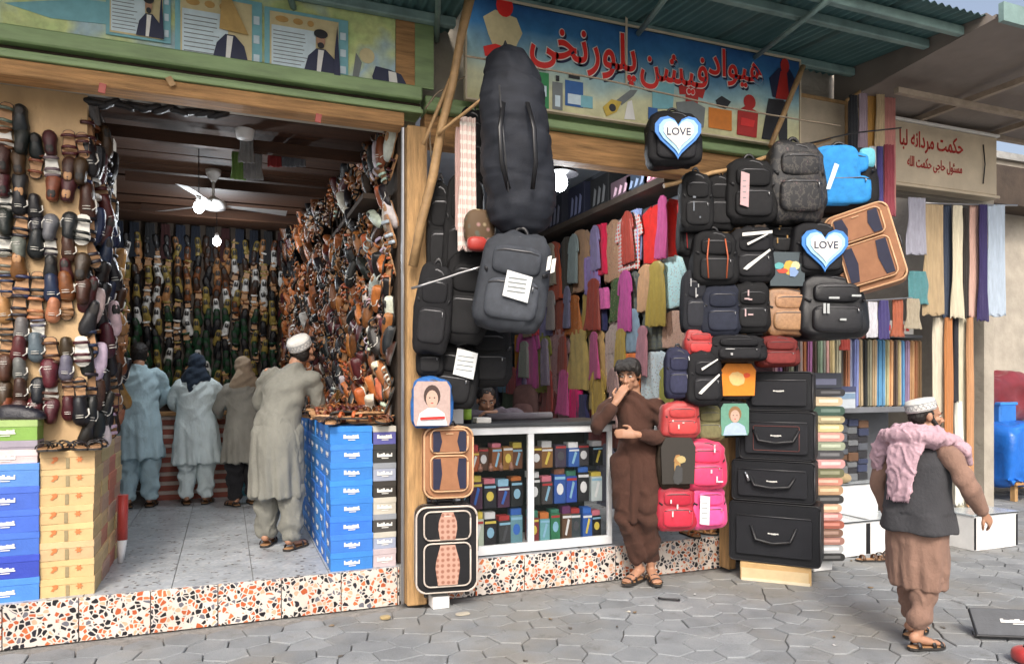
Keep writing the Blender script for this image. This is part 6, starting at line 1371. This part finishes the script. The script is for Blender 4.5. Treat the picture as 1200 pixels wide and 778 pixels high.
    def kf(co, no):
        th = np.arctan2(co[:, 1] - pel.y, co[:, 0] - pel.x); dn = np.clip((pel.z + .05 - co[:, 2]) / .5, 0, 1)
        up = np.clip((co[:, 2] - pel.z) / .3, 0, 1)
        return .007 * ridge(co, 6, 1) + (.55 if vest else 1) * dn * (.014 * np.sin(th * 7 + yaw_ph + 2 * vnoise(co, 3)) + .008 * np.sin(th * 15 + co[:, 2] * 4)) + .006 * vnoise(co, 13, 5) + up * .007 * np.sin(co[:, 2] * 45 + co[:, 0] * 30 + 5 * vnoise(co, 7))
    tu = link('tunic', remesh('tunic', bm, .012, 4, kurta, kf), t)
    if vest:
        bm = bmesh.new(); z0 = pel.z - .13
        loft(bm, [(*cen(z), z, a * rx * build, b_ * build) for z, a, b_ in ((z0, .262, .205), (z0 + .13, .240, .190), ((pel.z + chest.z) / 2, .216, .170), (chest.z, .218, .165), (neck.z - .10, .198, .140), (neck.z - .05, .15, .11), (neck.z - .015, .09, .09))], 32)
        def vf(co, no): return .006 * vnoise(co, 12, 8) + .010 * np.sin(np.arctan2(co[:, 1], co[:, 0]) * 5 + 2) * (co[:, 2] < pel.z)
        link('waistcoat', remesh('waistcoat', bm, .012, 3, vest, vf), t)
    # sandals
    for k in ('R', 'L'):
        an = P['an' + k]; fd = P['ft' + k].normalized(); ang = math.atan2(fd.x, -fd.y)
        me = to_mesh('tmp', bmesh.new()); o = bpy.data.objects.new('sandal', SH_ONE[('sandal', 'rubber')]); COL.objects.link(o); o.parent = t; o.color = (*sandal, 1)
        mid = an + fd * .062; o.matrix_local = Matrix.Translation((mid.x, mid.y, an.z - .099)) @ Matrix.Rotation(ang, 4, 'Z') @ Matrix.Rotation(-math.pi / 2, 4, 'X') @ Matrix.Diagonal((1.08, 1.1, 1.02, 1))
    return t
def std(**k):
    P = dict(pelvis=V3(0, 0, .93), chest=V3(0, 0, 1.25), neck=V3(0, .01, 1.44), head=V3(0, -.012, 1.585), shR=V3(-.175, .01, 1.38), shL=V3(.175, .01, 1.38), elR=V3(-.23, .02, 1.10), elL=V3(.23, .02, 1.10), wrR=V3(-.235, -.05, .86), wrL=V3(.235, -.05, .86),
             hdR=(V3(0, -.15, -1), V3(-1, 0, 0), 1), hdL=(V3(0, -.15, -1), V3(1, 0, 0), -1), hpR=V3(-.09, 0, .90), hpL=V3(.09, 0, .90), knR=V3(-.10, -.01, .49), knL=V3(.10, -.01, .49), anR=V3(-.10, .03, .10), anL=V3(.10, .03, .10), ftR=V3(-.2, -1, 0), ftL=V3(.2, -1, 0))
    P.update(k); return P
BLUEK = cloth_mat('pale_blue_cotton', (.44, .60, .66)); MINTK = cloth_mat('pale_mint_cotton', (.66, .76, .77)); GREYK = cloth_mat('olive_grey_cotton', (.20, .20, .175)); BROWNK = cloth_mat('dark_brown_cotton', (.06, .024, .015)); TAUPE = cloth_mat('taupe_cotton', (.26, .155, .115)); VESTM = cloth_mat('charcoal_wool', (.045, .045, .05)); PINKM = cloth_mat('pink_shawl_cloth', (.50, .33, .38))
random.seed(3)
# customers at the back (backs to the street)
fwd = dict(elR=V3(-.25, -.10, 1.13), elL=V3(.25, -.10, 1.13), wrR=V3(-.16, -.30, 1.02), wrL=V3(.16, -.30, 1.02), hdR=(V3(.3, -1, -.1), V3(0, .2, 1), -1), hdL=(V3(-.3, -1, -.1), V3(0, .2, 1), 1))
person('person in a pale blue tunic and trousers seen from behind at the back counter', (-.86, 8.62, ZF + .002), R(180 + 4), 1.04, std(headrot=(0, -22), head=V3(0, -.05, 1.565), **fwd), BLUEK, BLUEK, hem=.50, vox=.012)
p2 = person('person with a dark navy headscarf and mint white tunic at the back counter', (-.30, 8.62, ZF + .002), R(180 - 6), .96, std(headrot=(10, -18), head=V3(0, -.04, 1.57), elR=V3(-.28, -.05, 1.16), elL=V3(.28, -.08, 1.14), wrR=V3(-.24, -.26, 1.06), wrL=V3(.2, -.3, 1.04), hdR=fwd['hdR'], hdL=fwd['hdL']), MINTK, MINTK, hem=.46, rx=1.12, vox=.012, hair=None)
def scarf_head(t, hc, col, tail=True):
    bm = bmesh.new(); ell(bm, hc + V3(0, .016, .025), (.098, .112, .115), 18, 12); limb(bm, [hc + V3(0, .05, -.02), hc + V3(0, .075, -.12), hc + V3(0, .06, -.2)], [(.06, .09), (.07, .15), (.06, .19)], 14, up=(0, 1, 0))
    if tail: limb(bm, [hc + V3(.02, .12, -.10), hc + V3(.03, .155, -.26), hc + V3(.035, .15, -.40)], [(.03, .10), (.02, .055), (.012, .02)], 12, up=(0, 1, 0))
    link('headscarf', remesh('headscarf', bm, .010, 3, cloth_mat('scarf_%d' % int(col[0] * 1000), col), lambda co, no: .006 * vnoise(co, 22) + .004 * np.sin(co[:, 2] * 70 + co[:, 0] * 40)), t)
scarf_head(p2, V3(0, -.04, 1.57), (.018, .032, .055))
p3 = person('small person with a beige headscarf half hidden beside the man in grey', (.17, 8.35, ZF + .002), R(200), .93, std(headrot=(20, -10), **fwd), cloth_mat('stone_cotton', (.30, .29, .25)), cloth_mat('black_cotton', (.015, .015, .018)), hem=.50, vox=.012, hair=None)
scarf_head(p3, V3(0, -.012, 1.585), (.34, .26, .18), False)
# man in grey
person('bearded person with a white cap and olive grey long tunic leaning to the stacked shoes', (.39, 6.12, ZF + .002), R(180 - 30), 1.035,
       std(pelvis=V3(0, .02, .92), chest=V3(-.03, -.06, 1.24), neck=V3(-.08, -.13, 1.42), head=V3(-.13, -.18, 1.54), headrot=(-14, -26), shR=V3(-.235, -.09, 1.345), shL=V3(.125, -.09, 1.37), elR=V3(-.24, -.19, 1.12), elL=V3(.23, -.16, 1.09), wrR=V3(-.15, -.38, 1.04), wrL=V3(.14, -.36, 1.0), hdR=(V3(.2, -1, -.2), V3(0, .2, 1), -1), hdL=(V3(-.2, -1, -.2), V3(0, .2, 1), 1), knR=V3(-.11, 0, .49), anL=V3(.12, -.04, .10), anR=V3(-.13, .05, .10), hemx=V3(0, .03, 0)),
       GREYK, GREYK, hem=.40, rx=.92, flare=.9, beard=True, hat='cap', vox=.010)
# shopkeeper behind the counter
person('seated dark-haired person leaning on arms behind the display case', (2.12, 6.02, ZF - .37), R(-12), 1.0, std(head=V3(0, -.06, 1.54), headrot=(4, 14), chest=V3(0, .05, 1.2), pelvis=V3(0, .1, .88), neck=V3(0, -.01, 1.38), shR=V3(-.17, .0, 1.33), shL=V3(.17, 0, 1.33), elR=V3(-.25, -.18, 1.39), elL=V3(.27, -.20, 1.41), wrR=V3(-.03, -.30, 1.43), wrL=V3(.05, -.32, 1.45), hdR=(V3(1, -.1, 0), V3(0, 0, 1), -1), hdL=(V3(-1, -.1, 0), V3(0, 0, 1), 1)), cloth_mat('mauve_grey_cotton', (.13, .11, .135)), cloth_mat('mauve_grey_cotton', (.13, .11, .135)), hem=.6, hair='short', vox=.009)
# youth in brown, hand over the mouth, elbow near the counter
person('dark-haired youth in a chocolate brown tunic holding a hand over the mouth', (3.02, 4.985, .015), R(-36), 1.035,
       std(pelvis=V3(.02, .03, .93), chest=V3(-.01, .02, 1.25), neck=V3(-.02, .0, 1.435), head=V3(-.045, -.035, 1.57), headrot=(-14, 12), shR=V3(-.185, -.01, 1.37), shL=V3(.165, .01, 1.365), elR=V3(-.285, -.18, 1.165), wrR=V3(-.135, -.18, 1.365), hdR=(V3(.45, .2, .80), V3(-.3, -1, .1), -1, .35),
           elL=V3(.24, -.06, 1.09), wrL=V3(.02, -.22, 1.13), hdL=(V3(-1, -.15, .05), V3(0, -1, .25), 1, .3), knR=V3(-.06, -.04, .49), knL=V3(.09, -.06, .50), anR=V3(.02, .00, .10), anL=V3(.11, .05, .10), ftR=V3(-.55, -1, 0), ftL=V3(.35, -1, 0), hemx=V3(.01, .0, 0), slv=.80),
       BROWNK, BROWNK, hem=.46, rx=.84, flare=.85, build=.88, hair='fringe', hat=None, vox=.0075, bare=True, sandal=(.03, .02, .018))
# man in the waistcoat
pr = person('bearded person with a pale cap, pink shawl and charcoal waistcoat walking away on the paving', (3.90, 3.18, .008), R(92), .875,
       std(pelvis=V3(0, .02, .92), chest=V3(0, .0, 1.25), neck=V3(.0, -.035, 1.43), head=V3(.0, -.075, 1.57), headrot=(-32, 2), shR=V3(-.20, .0, 1.37), shL=V3(.20, .0, 1.37), elR=V3(-.33, -.03, 1.12), wrR=V3(-.33, -.17, .95), hdR=(V3(-.1, -.7, -.75), V3(-1, 0, .3), 1, .5), elL=V3(.29, .05, 1.08), wrL=V3(.27, -.04, .84), hdL=(V3(0, -.2, -1), V3(1, 0, 0), -1, .4),
           knR=V3(-.09, .02, .49), anR=V3(-.07, .10, .10), knL=V3(.11, -.06, .49), anL=V3(.12, -.08, .10), ftR=V3(-.25, -1, 0), ftL=V3(.2, -1, 0), hemx=V3(0, .02, 0)),
       TAUPE, TAUPE, hem=.40, rx=1.02, flare=.80, build=.98, beard=True, vest=VESTM, hat='cap', capt=-15, vox=.0075, bare=True, sandal=(.02, .018, .018))
bm = bmesh.new()
ring = [V3(-.07, -.14, 1.33), V3(-.19, -.07, 1.395), V3(-.16, .08, 1.42), V3(-.02, .13, 1.43), V3(.13, .11, 1.415), V3(.21, .0, 1.40), V3(.14, -.12, 1.36)]
limb(bm, ring, [(.035, .05), (.05, .075), (.055, .08), (.06, .085), (.055, .085), (.05, .075), (.035, .05)], 16)
limb(bm, [V3(-.17, .02, 1.47), V3(-.04, .10, 1.47), V3(.12, .08, 1.46), V3(.24, .03, 1.36)], [.035, .05, .05, .04], 14)
limb(bm, [V3(-.04, .14, 1.42), V3(-.02, .19, 1.30), V3(-.01, .20, 1.16), V3(0, .205, 1.06)], [(.03, .12), (.028, .12), (.022, .105), (.018, .09)], 16, up=(0, 1, 0))
limb(bm, [V3(.20, .08, 1.40), V3(.25, .10, 1.30), V3(.27, .08, 1.20)], [(.03, .07), (.026, .06), (.02, .05)], 14, up=(0, 1, 0))
limb(bm, [V3(-.20, -.06, 1.40), V3(-.26, -.10, 1.36), V3(-.25, -.15, 1.27)], [(.04, .05), (.035, .05), (.02, .03)], 12)
link('shawl', remesh('shawl', bm, .009, 3, PINKM, lambda co, no: .013 * ridge(co, 16, 3) + .008 * ridge(co, 31, 5) + .005 * vnoise(co, 40)), pr)
bm = bmesh.new()
for k in range(22): x = -.085 + k * .008; tube(bm, [(x, .205, 1.045), (x + random.uniform(-.006, .006), .21, .995)], .0022, 4)
o = obj('fringe', bm, PINKM, pr); o['kind'] = 'stuff'

for k, (x, y, n) in enumerate(((120, 104, 'first'), (373, 139, 'second'), (200, 96, 'middle'))):
    p = onY(x, y, 5.06); t = tag(bx('wall_tag', pcol('faded_red_tag', (.4, .08, .06)) if k < 2 else BAMBOO, None, -.02, .02, -.008, 0, -.03, .03, .002), f'{"small red tag" if k < 2 else "short wood splint"} nailed on the timber lintel of the shoe shop, {n} along', 'tag'); t.location = p; t.rotation_euler = (0, R(-30 if k > 1 else 8), 0)
random.seed(12)
for k in range(14):
    a, b_ = U(.2, 5.2), U(3.2, 4.95); s_ = U(.008, .025)
    bm = bmesh.new(); ell(bm, (0, 0, 0), (s_, s_ * U(.4, .9), .004), 8, 5); me = to_mesh('litter_scrap', bm, CLOTH); wrinkle(me, .008, 40)
    o = link('litter_scrap', me, None, CHC([(.5, .47, .4), (.2, .14, .08), (.45, .45, .45), (.08, .07, .06)]), (a, b_, .008), (0, 0, U(0, 6))); tag(o, 'tiny crumpled scrap of litter lying on the grey paving', 'litter', 'scraps of litter on the paving')
